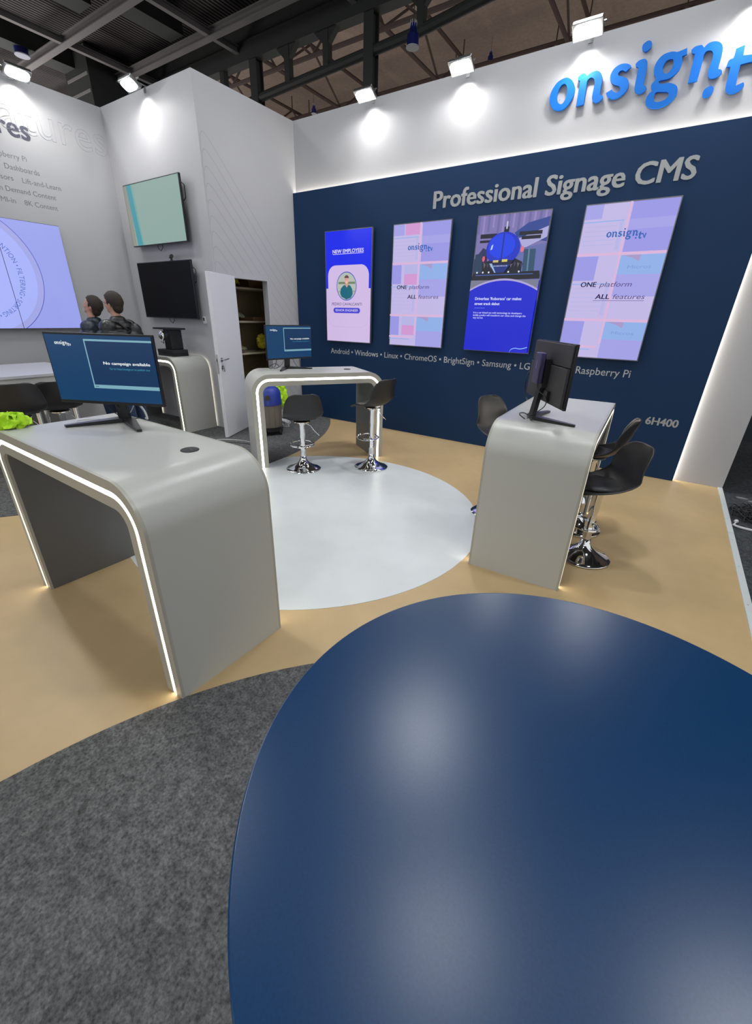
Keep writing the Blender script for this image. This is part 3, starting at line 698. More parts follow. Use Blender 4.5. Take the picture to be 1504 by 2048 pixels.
def desk(name, loc, rz, lab, L=1.513, Wd=.605, Hh=1.015, Rr=.195, t_=.118, grommet=None, cat='desk'):
    t = thing(name, loc, rz, lab, cat, 'arched grey desks with light strips'); w = Wd/2
    b = MB(); arch(b, L, Hh, Rr, 0, t_-.012, -w+.014, w-.014, M_desk); b.build('body', t, smooth=True, auto=True)
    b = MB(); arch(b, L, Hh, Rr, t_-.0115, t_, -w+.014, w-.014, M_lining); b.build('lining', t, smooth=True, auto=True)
    for sgn in (-1, 1):
        ws = sorted((sgn*(w-.014), sgn*w))
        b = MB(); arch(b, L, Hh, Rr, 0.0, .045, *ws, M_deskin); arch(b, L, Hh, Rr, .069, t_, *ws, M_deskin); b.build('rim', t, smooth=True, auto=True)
        ws = sorted((sgn*(w-.013), sgn*(w-.007)))
        b = MB(); arch(b, L, Hh, Rr, .047, .067, *ws, M_strip); b.build('light_strip', t)
    if grommet:
        b = MB(); b.lathe([(.041, 0), (.041, .003), (.036, .005), (.0, .005)], M_blackm, 32, (grommet[0], grommet[1], Hh)); b.box(grommet[0]-.004, grommet[0]+.026, grommet[1]-.006, grommet[1]+.006, Hh+.005, Hh+.006, M_black); b.build('cable_grommet', t)
    return t
def loc2(c, a, x, y):
    dx, dy = x-c[0], y-c[1]; return (dx*math.cos(a)+dy*math.sin(a), -dx*math.sin(a)+dy*math.cos(a))
CL, AL = (2.987, -4.637), -.019
CC, AC = (1.8035, -1.7885), .9816
CR, AR = (4.624, -2.313), 1.6055
desk('arched_desk', (*CL, 0), AL, 'large grey arched desk in the left foreground with a vest and monitor on it', grommet=loc2(CL, AL, 3.441, -4.53))
desk('arched_desk', (*CC, 0), AC, 'grey arched desk at the edge of the white circle near the open door', grommet=loc2(CC, AC, 2.024, -1.443))
desk('arched_desk', (*CR, 0), AR, 'grey arched desk on the right, seen from its closed end, by the 6H400 number')
desk('arched_counter', (-1.10, -1.895, .004), 0, 'grey arched counter under the televisions carrying the coffee machine', L=1.55, Wd=.52)
t = thing('high_table', (-.60, -4.55, .004), 0, 'wide pale high table below the lilac video wall with two stools at it', 'table')
M_ttop = mat('pale_laminate', (0.50, 0.50, 0.53, 1), rough=.25)
b = MB(); b.box(-.57, .57, -1.2, 1.2, .955, .985, M_ttop); b.build('tabletop', t, bevel=.004)
b = MB(); b.box(.535, .555, -1.19, 1.19, .845, .955, M_desk); b.build('fascia', t)
b = MB(); b.box(.50, .53, -1.18, 1.18, .856, .862, M_strip); b.build('light_strip', t)
for x, y in ((.42, -1.0), (.42, 1.0), (-.42, -1.0), (-.42, 1.0), (.42, .65)):
    b = MB(); b.lathe([(.09, 0), (.09, .01), (.026, .014), (.026, .955)], M_chrome, 24, (x, y, 0)); b.build('leg', t, smooth=True, auto=True)
b = MB(); b.box(-.56, -.54, -1.19, 1.19, .0, .955, M_lining); b.build('modesty_panel', t)  # same darkened tone, holding the shade under the table

# round navy table in front of the camera
t = thing('round_table', (5.2385, -5.168, 0), 0, 'round dark blue textured table filling the lower right foreground', 'table')
b = MB(); rr = .462
b.lathe([(rr-.008, .996), (rr-.002, .998), (rr, 1.000), (rr, 1.018), (rr-.0006, 1.0194), (rr-.002, 1.0200), (rr-.0025, 1.0201), (rr-.0032, 1.0201), (rr-.006, 1.0201), (rr-.02, 1.0201), (.15, 1.0201), (.01, 1.0201)], M_table, 160); b.build('tabletop', t, smooth=True, auto=True)
b = MB(); b.lathe([(.045, .03), (.045, .99), (.12, .996)], M_steel, 32); b.build('column', t, smooth=True, auto=True)
b = MB(); b.lathe([(.24, .006), (.24, .014), (.10, .03), (.045, .045)], M_steel, 48); b.build('foot_plate', t, smooth=True, auto=True)

# ------------------------------------------------------------------ bar stools
def make_stool(z):
    t = thing('bar_stool', (0, 0, 0), 0, 'x', 'stool', 'black and chrome bar stools')
    b = MB(); b.lathe([(.192, 0), (.195, .004), (.192, .010), (.165, .020), (.125, .036), (.085, .058), (.055, .085), (.036, .12), (.031, .15)], M_chrome, 48); b.build('base', t, smooth=True)
    b = MB(); b.lathe([(.030, .12), (.030, .22), (.033, .225), (.033, .235), (.030, .24), (.0285, z-.20), (.033, z-.19), (.033, z-.06), (.045, z-.035), (.09, z-.022), (.09, z-.012)], M_chrome, 28); b.build('pole', t, smooth=True, auto=True)
    b = MB(); zz = .27 if z < .6 else .34
    ring = [(.135*math.sin(a), .06+.105*math.cos(a), zz+.012*math.cos(a)) for a in [2*math.pi*k/32 for k in range(32)]]
    b.tube(ring, .0085, M_chrome, 8, closed=True); b.tube([(-.12, .02, zz), (0, -.02, zz-.004), (.12, .02, zz)], .007, M_chrome, 8); b.lathe([(.036, zz-.02), (.036, zz+.02)], M_chrome, 20); b.build('footrest', t, smooth=True, auto=True)
    b = MB(); b.tube([(.03, .0, z-.04), (.09, -.02, z-.06), (.13, -.035, z-.12), (.18, -.05, z-.17)], .0055, M_chrome, 8); b.build('lever', t, smooth=True)
    # moulded shell, front towards +y
    prof = [(.205, -.030, .125, 0), (.19, -.006, .165, 0), (.13, .004, .193, .004), (.06, .0, .205, .012), (-.02, .0, .212, .022), (-.10, .012, .215, .035), (-.155, .045, .215, .045), (-.19, .10, .212, .052), (-.212, .165, .203, .052), (-.228, .225, .188, .046), (-.240, .272, .165, .036), (-.247, .298, .135, .028), (-.249, .306, .08, .02)]
    b = MB(); nx = 12; vs = []; fs = []
    for i, (y, dz, hw, curl) in enumerate(prof):
        back = min(1, max(0, (dz-.02)/.12))
        for j in range(nx+1):
            u = 2*j/nx-1
            vs.append((u*hw, y+curl*1.5*u*u*back, z+dz+curl*1.6*u*u*(1-back)))
    for i in range(len(prof)-1):
        for j in range(nx): k = i*(nx+1)+j; fs.append((k, k+1, k+nx+2, k+nx+1))
    b.add(vs, fs, M_seat); o = shell = b.build('seat_shell', t, smooth=True)
    md = o.modifiers.new('thick', 'SOLIDIFY'); md.thickness = .011; md.offset = 0
    md = o.modifiers.new('sub', 'SUBSURF'); md.levels = 1; md.render_levels = 1
    b = MB(); pts = []
    vs = [(0, .02, z+.030)]; fs = []; n = 28
    for kk, (s_, h_) in enumerate(((.55, .030), (.88, .024), (1.0, .010), (.96, .0))):
        for j in range(n):
            a = 2*math.pi*j/n; x = .165*s_*math.copysign(abs(math.cos(a))**.75, math.cos(a)); y = .02+.148*s_*math.copysign(abs(math.sin(a))**.75, math.sin(a))
            vs.append((x, y, z+h_+.028*(x/.2)**2+(.02 if y < -.07 else 0)*min(1, (-.07-y)/.05)*1.0))
    for j in range(n):
        fs.append((0, 1+j, 1+(j+1) % n))
        for kk in range(3): fs.append((1+kk*n+j, 1+(kk+1)*n+j, 1+(kk+1)*n+(j+1) % n, 1+kk*n+(j+1) % n))
    fs.append(tuple(1+3*n+j for j in range(n))[::-1])
    b.add(vs, fs, M_pad); b.build('seat_pad', shell, smooth=True)
    return t
low, mid, high = make_stool(.555), make_stool(.645), make_stool(.70)
used = set()
def stool(proto, x, y, face, lab):
    o = proto if proto.name not in used else copy_tree(proto)
    used.add(proto.name)
    o.location = (x, y, .004); o.rotation_euler = (0, 0, math.atan2(face[1], face[0])-math.pi/2); o['label'] = lab
    return o
stool(low, 2.035, -2.275, (-.78, .62), 'black bar stool with its back to us before the desk near the door')
stool(high, 2.600, -1.745, (-1.0, .12), 'black bar stool turned sideways at the right leg of the desk near the door')
stool(low, 5.00, -2.47, (-.86, -.50), 'black bar stool at the right desk, the nearer of the two on its right side')
stool(mid, 4.87, -1.985, (-1, .02), 'black bar stool at the right desk, the farther one, only its thin back edge showing')
stool(high, 4.19, -2.13, (.95, -.30), 'black bar stool peeking out behind the left side of the right desk')
stool(high, .42, -4.24, (-1, .2), 'black bar stool at the wide pale table, cut by the left picture edge')
stool(mid, .10, -3.80, (-.95, .3), 'black bar stool at the wide pale table, half hidden by the foreground monitor')

# ------------------------------------------------------------------ monitors
M_casing = mat('charcoal_casing', (0.040, 0.038, 0.041, 1), rough=.5, spec=.4)
def monitor(c, yaw, lab, on=True, zt=1.0155, foot=.20, tilt=0):
    t = thing('monitor', (c[0], c[1], zt), yaw, lab, 'monitor', 'desk monitors')
    w, h = .612, .358; z0 = 1.3045-zt-h/2
    TM = Matrix.Translation((0, 0, z0+h/2)) @ Matrix.Rotation(tilt, 4, 'X')
    b = MB(TM); b.box(-w/2, w/2, -.006, .012, -h/2, h/2, M_black); b.box(-w/2+.01, w/2-.01, .012, .030, -h/2+.01, h/2-.13, M_casing); b.box(-w/2+.006, w/2-.006, .012, .022, h/2-.125, h/2-.006, M_casing)
    b.build('casing', t, bevel=.003)
    if on:
        s = Scr(w, h, .008); s.b.M = TM @ Matrix.Translation((-w/2, -.012, -h/2)); s.z += .008; s.h -= .010
        nv = sc(0, 56, 98); cy_ = sc(122, 168, 184)
        s.r(0, 0, 1, 1, nv)
        logo(s.b, s.X(.085), s.Z(.165), .155*s.w, s.d(), sc(225, 235, 235))
        s.r(.37, .055, 1.0, .083, cy_); s.r(.37, .055, .383, .79, cy_); s.r(.37, .735, 1.0, .79, cy_); s.r(.383, .083, 1, .735, sc(0, 46, 86))
        s.t('No campaign available', .955, .42, .44, .042, sc(235, 240, 240), align='R', bold=.02)
        s.t('Go to http://onsign.tv to publish one', .945, .495, .38, .030, sc(66, 150, 176), align='R')
        s.r(.39, .755, .42, .765, sc(60, 90, 110))
        s.b.build('screen', t)
    else:
        b = MB(TM); b.keep = True; b.rect(-w/2+.008, w/2-.008, -h/2+.016, h/2-.008, .0068, sc(0, 46, 84)); b.build('screen', t)
    b = MB()   # V foot and slanted neck
    b.poly([(-.032, .0), (.032, .0), (.026, z0+.14), (-.026, z0+.14)], -.085, -.060, M_black)
    for i in range(len(b.v)): b.v[i].y += -.03*(b.v[i].z/(z0+.14))
    b.box(-.045, .045, .02, .062, z0+.09, z0+.18, M_blackm)
    for sx in (-1, 1):
        P = [(sx*.0, .09), (sx*.05, .085), (sx*.225, -.115), (sx*.205, -.128), (sx*.0, .045)]
        n = len(P); b.add([(x, y, .001) for x, y in P]+[(x, y, .013 if k in (2, 3) else .024) for k, (x, y) in enumerate(P)], [tuple(range(n)), tuple(range(n, 2*n))]+[(i, (i+1) % n, n+(i+1) % n, n+i) for i in range(n)], M_black)
    b.build('stand', t)
    return t
monitor((2.716, -4.482), .458, 'monitor with a blue No campaign available screen on the large foreground desk')
monitor((1.560, -1.911), 1.376, 'monitor with a blue No campaign available screen on the desk near the open door')
monR = monitor((4.583, -2.7245), 2.15, 'monitor seen from behind on the right desk', on=False)
# small player box strapped to the rear of that monitor
M_player = mat('blue_grey_anodised_box', (0.075, 0.065, 0.16, 1), rough=.4, metal=.4)
t = thing('media_player', (4.583, -2.7245, 1.0155), 2.15, 'upright violet grey player box fixed behind the right desk monitor', 'media player')
b = MB(); b.box(-.048, .048, .064, .100, .225, .405, M_player); b.build('case', t, bevel=.008)
b = MB(Matrix.Translation((0, .1003, 0)) @ Matrix.Rotation(math.pi, 4, 'Z')); b.rect(-.002, .002, .31, .36, .0005, M_letterw); b.keep = True; b.build('marking', t)
b = MB(); b.box(-.055, .055, .031, .063, .23, .37, M_black); b.build('bracket', t)
# cables
def cable(pts, r, m, lab, n=6, name='cable', sm=5):
    P = [Vector(p) for p in pts]; out = []
    for i in range(len(P)-1):
        p0 = P[i-1] if i else P[i]; p1, p2 = P[i], P[i+1]; p3 = P[i+2] if i < len(P)-2 else P[i+1]
        for k in range(sm):
            u = k/sm; out.append(.5*((2*p1)+(p2-p0)*u+(2*p0-5*p1+4*p2-p3)*u*u+(3*p1-p0-3*p2+p3)*u**3))
    out.append(P[-1]); b = MB(); b.tube(out, r, m, n); o = b.build(name, smooth=True)
    return tag(o, lab, 'cable')
M_wcable = mat('white_cable', (0.6, 0.6, 0.6, 1), rough=.4)
def onmon(c, yaw, x, y, z): return (c[0]+x*math.cos(yaw)-y*math.sin(yaw), c[1]+x*math.sin(yaw)+y*math.cos(yaw), z)
mr = lambda x, y, z: onmon((4.583, -2.7245), 2.15, x, y, 1.0155+z)
cable([mr(.05, .09, .30), mr(.12, .10, .27), mr(.17, .09, .17), mr(.12, .08, .10), mr(.06, .10, .12)], .003, M_black, 'black cable looping out left of the player box on the rear facing monitor')
cable([mr(-.05, .085, .36), mr(-.09, .11, .30), mr(-.10, .10, .20), mr(-.14, .06, .16), mr(-.12, .05, .10), mr(-.06, .10, .03), mr(-.03, .11, .006)], .003, M_black, 'black cable hanging from the right of the player box down to the desk')
b = MB(); b.box(-.125, -.07, .031, .05, .13, .19, M_black); b.M = Matrix(); o = b.build('plug', monR)
cable([mr(-.05, .13, .006), mr(-.02, .16, .03), mr(-.08, .15, .05), mr(-.12, .10, .02), mr(-.07, .10, .005)], .0035, M_black, 'short coil of black cable beside the foot of the rear facing monitor')
ml = lambda x, y, z: onmon((2.716, -4.482), .458, x, y, 1.0155+z)
cable([ml(-.10, .03, .13), ml(-.07, .09, .04), ml(-.02, .12, .006), ml(.03, .16, .005)], .003, M_black, 'black cable slanting from the foreground monitor to the desk')
cable([ml(-.02, .03, .12), ml(0.0, .07, .05), ml(.0, .09, .006), ml(-.10, .12, .004)], .0022, M_black, 'thin black cable dropping behind the foreground monitor foot')
cable([ml(-.22, -.02, .004), ml(-.26, .02, .004), ml(-.20, .07, .004), ml(-.12, .10, .004), ml(-.02, .13, .03), ml(.04, .12, .10)], .0025, M_wcable, 'white cable lying on the foreground desk at the monitor foot')
cable([ml(.05, .10, .13), ml(.08, .13, .06), ml(.10, .12, .015), ml(.07, .15, .006)], .006, M_wcable, 'thick pale cable bundle behind the foreground monitor neck')
mc = lambda x, y, z: onmon((1.560, -1.911), 1.376, x, y, 1.0155+z)
cable([mc(-.14, .06, .12), mc(-.16, .08, .03), mc(-.24, .06, .015), mc(-.26, .02, .05), mc(-.20, .0, .07), mc(-.14, .03, .03), mc(-.17, .09, .006)], .0035, M_black, 'tangled black cable on the desk left of the monitor near the open door')
cable([mc(.05, .03, .12), mc(.10, .06, .06), mc(.16, .09, .01), mc(.19, .12, .004)], .0028, M_black, 'black cable running right behind the monitor near the open door foot')
cable([mc(.14, .03, .12), mc(.17, .05, .06), mc(.20, .09, .01)], .0028, M_black, 'short black cable at the right behind the monitor near the open door')
cable([mc(-.05, .03, .12), mc(-.08, .06, .05), mc(-.14, .07, .01)], .0022, M_black, 'thin cable curving left behind the monitor near the open door foot')
cable([(.30, -2.12, .008), (.42, -2.02, .008), (.62, -1.93, .008), (.86, -1.93, .008), (1.05, -2.0, .008)], .005, M_wcable, 'white cable on the grey carpet in front of the open door leaf')
cable([(.40, -2.20, .008), (.55, -2.09, .008), (.80, -2.0, .008), (1.0, -2.05, .008)], .004, M_black, 'black cable on the grey carpet beside the white one')

# hi-vis vests, bag, vacuum cleaner
M_vest = mat('hi_vis_fabric', (0.46, 0.78, 0.015, 1), rough=.7, emit=None)
M_yel = mat('yellow_plastic_bag', (0.62, 0.55, 0.02, 1), rough=.5)
def crumple(name, c, rx, ry, rz, m, lab, cat, seed, n=26, k=14, amp=.35, flat=True, parent=None):
    q = random.Random(seed); b = MB(); vs = []; fs = []
    ph = [(q.uniform(0, 6.28), q.uniform(0, 6.28), q.randint(2, 7), q.randint(1, 5)) for _ in range(7)]
    for i in range(k+1):
        th = math.pi*i/k
        for j in range(n):
            a = 2*math.pi*j/n
            d = 1+amp*sum(abs(math.sin(f*a+p1+g*th))*.28-.14 for p1, p2, f, g in ph)+q.uniform(-.03, .03)
            z = math.cos(th)*d
            vs.append((c[0]+rx*math.sin(th)*math.cos(a)*d, c[1]+ry*math.sin(th)*math.sin(a)*d, max(c[2]+rz*(z if not flat else max(z, -.02)), c[2]-rz*1.4)))
    for i in range(k):
        for j in range(n): fs.append((i*n+j, i*n+(j+1) % n, (i+1)*n+(j+1) % n, (i+1)*n+j))
    b.add(vs, fs, m); o = b.build(name, parent, smooth=True)
    sb = o.modifiers.new('s', 'SUBSURF'); sb.levels = 2; sb.render_levels = 2
    tx = bpy.data.textures.new('folds', 'CLOUDS'); tx.noise_scale = max(rx, ry)*.55; tx.noise_depth = 1
    dp = o.modifiers.new('d', 'DISPLACE'); dp.texture = tx; dp.strength = min(rx, ry, rz)*.9; dp.mid_level = .62; dp.texture_coords = 'LOCAL'
    return tag(o, lab, cat) if lab else o
crumple('safety_vest', (2.345, -4.845, 1.024), .075, .07, .05, M_vest, 'crumpled fluorescent green vest on the near left corner of the foreground desk', 'vest', 3, 40, 18, .8)
t = thing('vacuum_cleaner', (.60, -1.40, .006), R(42), 'blue and grey drum vacuum cleaner seen through the desk near the door', 'vacuum cleaner')
M_vb = mat('blue_plastic', (0.02, 0.045, 0.32, 1), rough=.35); M_drum = mat('smoky_grey_drum', (0.16, 0.14, 0.115, 1), rough=.25)
b = MB(); b.lathe([(.14, .09), (.16, .11), (.165, .42)], M_drum, 36)
for k in range(12): a = 2*math.pi*k/12; b.tube([(.163*math.cos(a), .163*math.sin(a), .12), (.167*math.cos(a), .167*math.sin(a), .41)], .005, M_drum, 5)
b.build('drum', t, smooth=True, auto=True)
b = MB(); b.lathe([(.172, .42), (.175, .44), (.17, .56), (.155, .62), (.11, .66), (.04, .675)], M_vb, 36); b.build('motor_head', t, smooth=True, auto=True)
b = MB(); b.tube([(.0, -.165, .53), (0, -.185, .53)], .036, M_black, 20); b.build('hose_port', t)
b = MB(); b.lathe([(.17, .05), (.17, .09), (.14, .10)], M_black, 28); b.build('chassis', t)
for a in (30, 150, 250, 330):
    b = MB(); cx_, cy_ = .17*math.cos(R(a)), .17*math.sin(R(a)); b.tube([(cx_-.012, cy_, .035), (cx_+.012, cy_, .035)], .035, M_black, 16); b.box(cx_-.008, cx_+.008, cy_-.01, cy_+.01, .03, .08, M_black); b.build('wheel', t)
crumple('safety_vest', (.50, -1.10, .50), .09, .12, .15, M_vest, 'fluorescent yellow vest heaped on the bag behind the vacuum cleaner', 'vest', 9, 36, 16, .7, False)
M_bag = mat('white_plastic_bag', (0.62, 0.62, 0.64, 1), rough=.35)
crumple('plastic_bag', (.46, -1.0, .21), .12, .12, .20, M_bag, 'crumpled white plastic bag standing beside the door opening', 'bag', 21, 30, 18, .5, False)

# ------------------------------------------------------------------ door
t = thing('door_1', (.069-.02, -1.352, 0), 0, None, None); t['kind'] = 'structure'
dv = Vector((.345-.069, -2.0+1.38, 0)); ang = math.atan2(dv.y, dv.x); t.rotation_euler = (0, 0, ang)
DWd = .672; M_door = mat('white_door_laminate', lin(216, 218, 222), rough=.4)
b = MB(); b.box(0, DWd, -.02, .02, .012, 2.035, M_door); b.box(DWd-.0, DWd+.012, -.02, .008, .012, 2.035, M_door); t = b.build('door_leaf', t, bevel=.002)
b = MB()
for sy in (1, -1):
    b.tube([(DWd-.06, sy*.02, 1.03), (DWd-.06, sy*.065, 1.03)], .009, M_steel, 10); b.tube([(DWd-.06, sy*.062, 1.03), (DWd-.10, sy*.066, 1.03), (DWd-.185, sy*.060, 1.035)], .008, M_steel, 10)
    b.tube([(DWd-.06, sy*.0205, 1.03), (DWd-.06, sy*.028, 1.03)], .026, M_steel, 20)
b.build('door_handle', t, smooth=True, auto=True)
b = MB()
for sy in (1, -1): b.tube([(DWd-.06, sy*.0205, .935), (DWd-.06, sy*.027, .935)], .026, M_steel, 20); b.tube([(DWd-.06, sy*.027, .935), (DWd-.06, sy*.05, .935)], .007, M_steel, 8)
b.box(DWd-.068, DWd-.052, .045, .052, .88, .93, M_steel); b.box(DWd-.064, DWd-.05, -.058, -.05, .86, .93, M_steel); b.build('lock_and_key', t)
b = MB(); b.box(DWd+.011, DWd+.014, -.012, .010, .86, 1.10, M_steel); b.box(DWd+.014, DWd+.022, -.006, .006, 1.01, 1.05, M_chrome); b.build('lock_plate', t)
t = thing('wall_socket', (-.299, YB, 1.49), 0, 'small white wall switch box between the black television and the door', 'socket')
b = MB(); b.box(-.028, .028, -.03, 0, -.045, .045, M_bag); b.build('box', t, bevel=.004)
b = MB(); b.box(-.012, .012, -.036, -.03, -.01, .03, M_blackm); b.build('rocker', t)

# storage room shelf
t = thing('shelf_unit', (-.62, -.86, 0), 0, 'tall storage shelf unit seen through the door opening', 'shelf')
M_shelf = mat('shelf_board', (0.42, 0.37, 0.28, 1), rough=.6, mottle=[(4, .1, 3)])
for z in (.55, 1.02, 1.48, 1.94):
    b = MB(); b.box(-.22, .22, -.72, .82, z-.025, z, M_shelf); b.build('shelf', t)
for x, y in ((-.2, -.71), (.2, -.71), (-.2, .05), (-.2, .80), (.2, .80)):
    b = MB(); b.box(x-.018, x+.018, y-.018, y+.018, 0, 2.5, M_room); b.build('upright', t)
b = MB(); b.box(-.235, -.225, -.73, .83, 0, 2.5, M_room); b.build('back_panel', t)
crumple('plastic_bag', (-.52, -.42, 1.17), .10, .08, .11, M_yel, 'bulging yellow bag on the shelf, just left of the monitor near the door', 'bag', 5, 26, 14, .2, False)
crumple('folded_cloth', (-.55, -.95, 1.99), .12, .16, .09, M_yel, 'dull yellow cloth bundle on the top storage shelf', 'cloth', 8, 26, 12, .5)
M_brownb = mat('brown_cardboard', (0.20, 0.11, 0.05, 1), rough=.8)
for k, (y0, y1, z, hh, lab) in enumerate(((-.62, -.30, 1.945, .12, 'flat brown box on the top storage shelf beside the yellow cloth'), (-.60, -.33, 1.485, .05, 'thin reddish box on the second storage shelf from the top'))):
    b = MB(); b.box(-.78, -.48, y0, y1, z, z+hh, M_brownb); tag(b.build('cardboard_box', bevel=.004), lab, 'box', 'boxes on the storage shelves')
M_grn = mat('dull_green_cloth', (0.12, 0.13, 0.08, 1), rough=.8)
crumple('cable_bundle', (-.52, -.92, 1.53), .10, .12, .07, M_grn, 'small grey green bundle on the second storage shelf', 'bundle', 12, 30, 12, .9)
crumple('plastic_bag', (-.50, -.95, 1.06), .10, .16, .06, M_grn, 'flat grey bag lying on the third storage shelf', 'bag', 14, 30, 12, .5)

# coffee machine on the counter
t = thing('coffee_machine', (-.715, -1.93, 1.019), R(0), 'black coffee machine with a chrome brewing head on the counter', 'coffee machine')
b = MB(); b.box(-.16, .20, -.12, .12, 0, .035, M_black); b.box(-.16, .20, -.12, .12, .035, .085, M_blackm); b.build('drip_tray', t, bevel=.004)
b = MB(); b.box(-.02, .14, -.08, .10, .085, .34, M_black); b.build('body', t, bevel=.01)
b = MB(); b.box(-.22, .21, -.10, .12, .34, .362, M_black); b.build('top_plate', t, bevel=.004)
b = MB(); b.ball((-.03, -.095, .26), (.055, .045, .065), M_chrome, 20, 12); b.tube([(-.03, -.10, .22), (-.03, -.10, .16)], .018, M_chrome, 14); b.build('brewing_head', t, smooth=True)
b = MB(); b.tube([(-.15, -.06, .24), (-.09, -.08, .25)], .012, M_chrome, 12); b.ball((-.155, -.06, .24), .018, M_chrome, 12, 8); b.build('steam_knob', t, smooth=True)

# cable pile outside the stand on the right
b = MB(); q = random.Random(2)
for k in range(46):
    cx_, cy_ = 6.30+q.gauss(0, .10), -.72+q.gauss(0, .10); r_ = q.uniform(.05, .16); z_ = -.036+abs(q.gauss(0, .03)); p1 = q.uniform(0, 6.28); el = q.uniform(.5, 1)
    P = [(max(6.03, cx_+r_*math.cos(a+p1)), cy_+r_*el*math.sin(a+p1), z_+.022*math.sin(3*a+p1)+.02) for a in [2*math.pi*i/18 for i in range(18)]]
    b.tube(P, .0045, M_blackm, 5, closed=True)
tag(b.build('cable_pile', smooth=True), 'tangled heap of thin black cable on the hall carpet beyond the white edge', 'cable')
cable([(6.03, -.98, -.03), (6.07, -1.02, -.028), (6.20, -1.03, -.03), (6.40, -1.05, -.03), (6.8, -1.25, -.03)], .012, M_wcable, 'thick white cable on the hall carpet in front of the black heap')
b = MB(); b.ball((6.055, -.90, -.022), (.018, .018, .018), M_wcable, 14, 8); b.tube([(6.055, -.90, -.025), (6.04, -.96, -.03)], .006, M_wcable, 6)
tag(b.build('cable_plug', smooth=True), 'small white round plug at the end of the white cable', 'plug')
M_scrap = mat('dull_film', (0.22, 0.22, 0.22, 1), rough=.5)
q = random.Random(4); b = MB()
for k, (x, y) in enumerate(((6.18, -.10), (6.26, -.16), (6.34, -.05))):
    b = MB(); P = [(x+.05*math.cos(a)*(1+q.uniform(-.3, .3)), y+.03*math.sin(a)*(1+q.uniform(-.3, .3))) for a in [i*.9 for i in range(7)]]
    n = 7; b.add([(px_, py_, -.041) for px_, py_ in P]+[(px_, py_, -.034) for px_, py_ in P], [tuple(range(n)), tuple(range(n, 2*n))]+[(i, (i+1) % n, n+(i+1) % n, n+i) for i in range(n)], M_scrap)
    tag(b.build('paper_scrap'), 'scrap of white packing film on the hall carpet beyond the white wall end', 'scrap', 'white scraps on the hall carpet')

# ------------------------------------------------------------------ two visitors
M_skin = mat('skin', (0.50, 0.27, 0.19, 1), rough=.5); M_hair = mat('dark_brown_hair', (0.020, 0.013, 0.009, 1), rough=.75, bump=(90, .6, .01))
M_jk1 = mat('navy_quilted_jacket', (0.010, 0.018, 0.032, 1), rough=.38, bump=(60, .4, .006)); M_jk2 = mat('black_quilted_jacket', (0.012, 0.012, 0.013, 1), rough=.35, bump=(60, .4, .006))
M_jeans = mat('blue_jeans', (0.015, 0.035, 0.085, 1), rough=.8, bump=(200, .3, .002)); M_shoe = mat('dark_shoe', (0.02, 0.018, 0.016, 1), rough=.5)
def capsule(b, p, q_, r0, r1, m, n=14):
    p, q_ = Vector(p), Vector(q_); d = (q_-p); L = d.length; d.normalize(); pts = []; rs = []
    for k in range(5): a = R(90*k/4); pts.append(p-d*r0*math.cos(a)); rs.append(max(r0*math.sin(a), .001))
    for k in range(1, 5): a = R(90*k/4); pts.append(q_+d*r1*math.sin(a)); rs.append(max(r1*math.cos(a), .001))
    b.tube(pts, rs, m, n)
def remesh(o, vox, sm=6):
    md = o.modifiers.new('r', 'REMESH'); md.mode = 'VOXEL'; md.voxel_size = vox; md.use_smooth_shade = True
    md = o.modifiers.new('s', 'SMOOTH'); md.iterations = sm; md.factor = .5
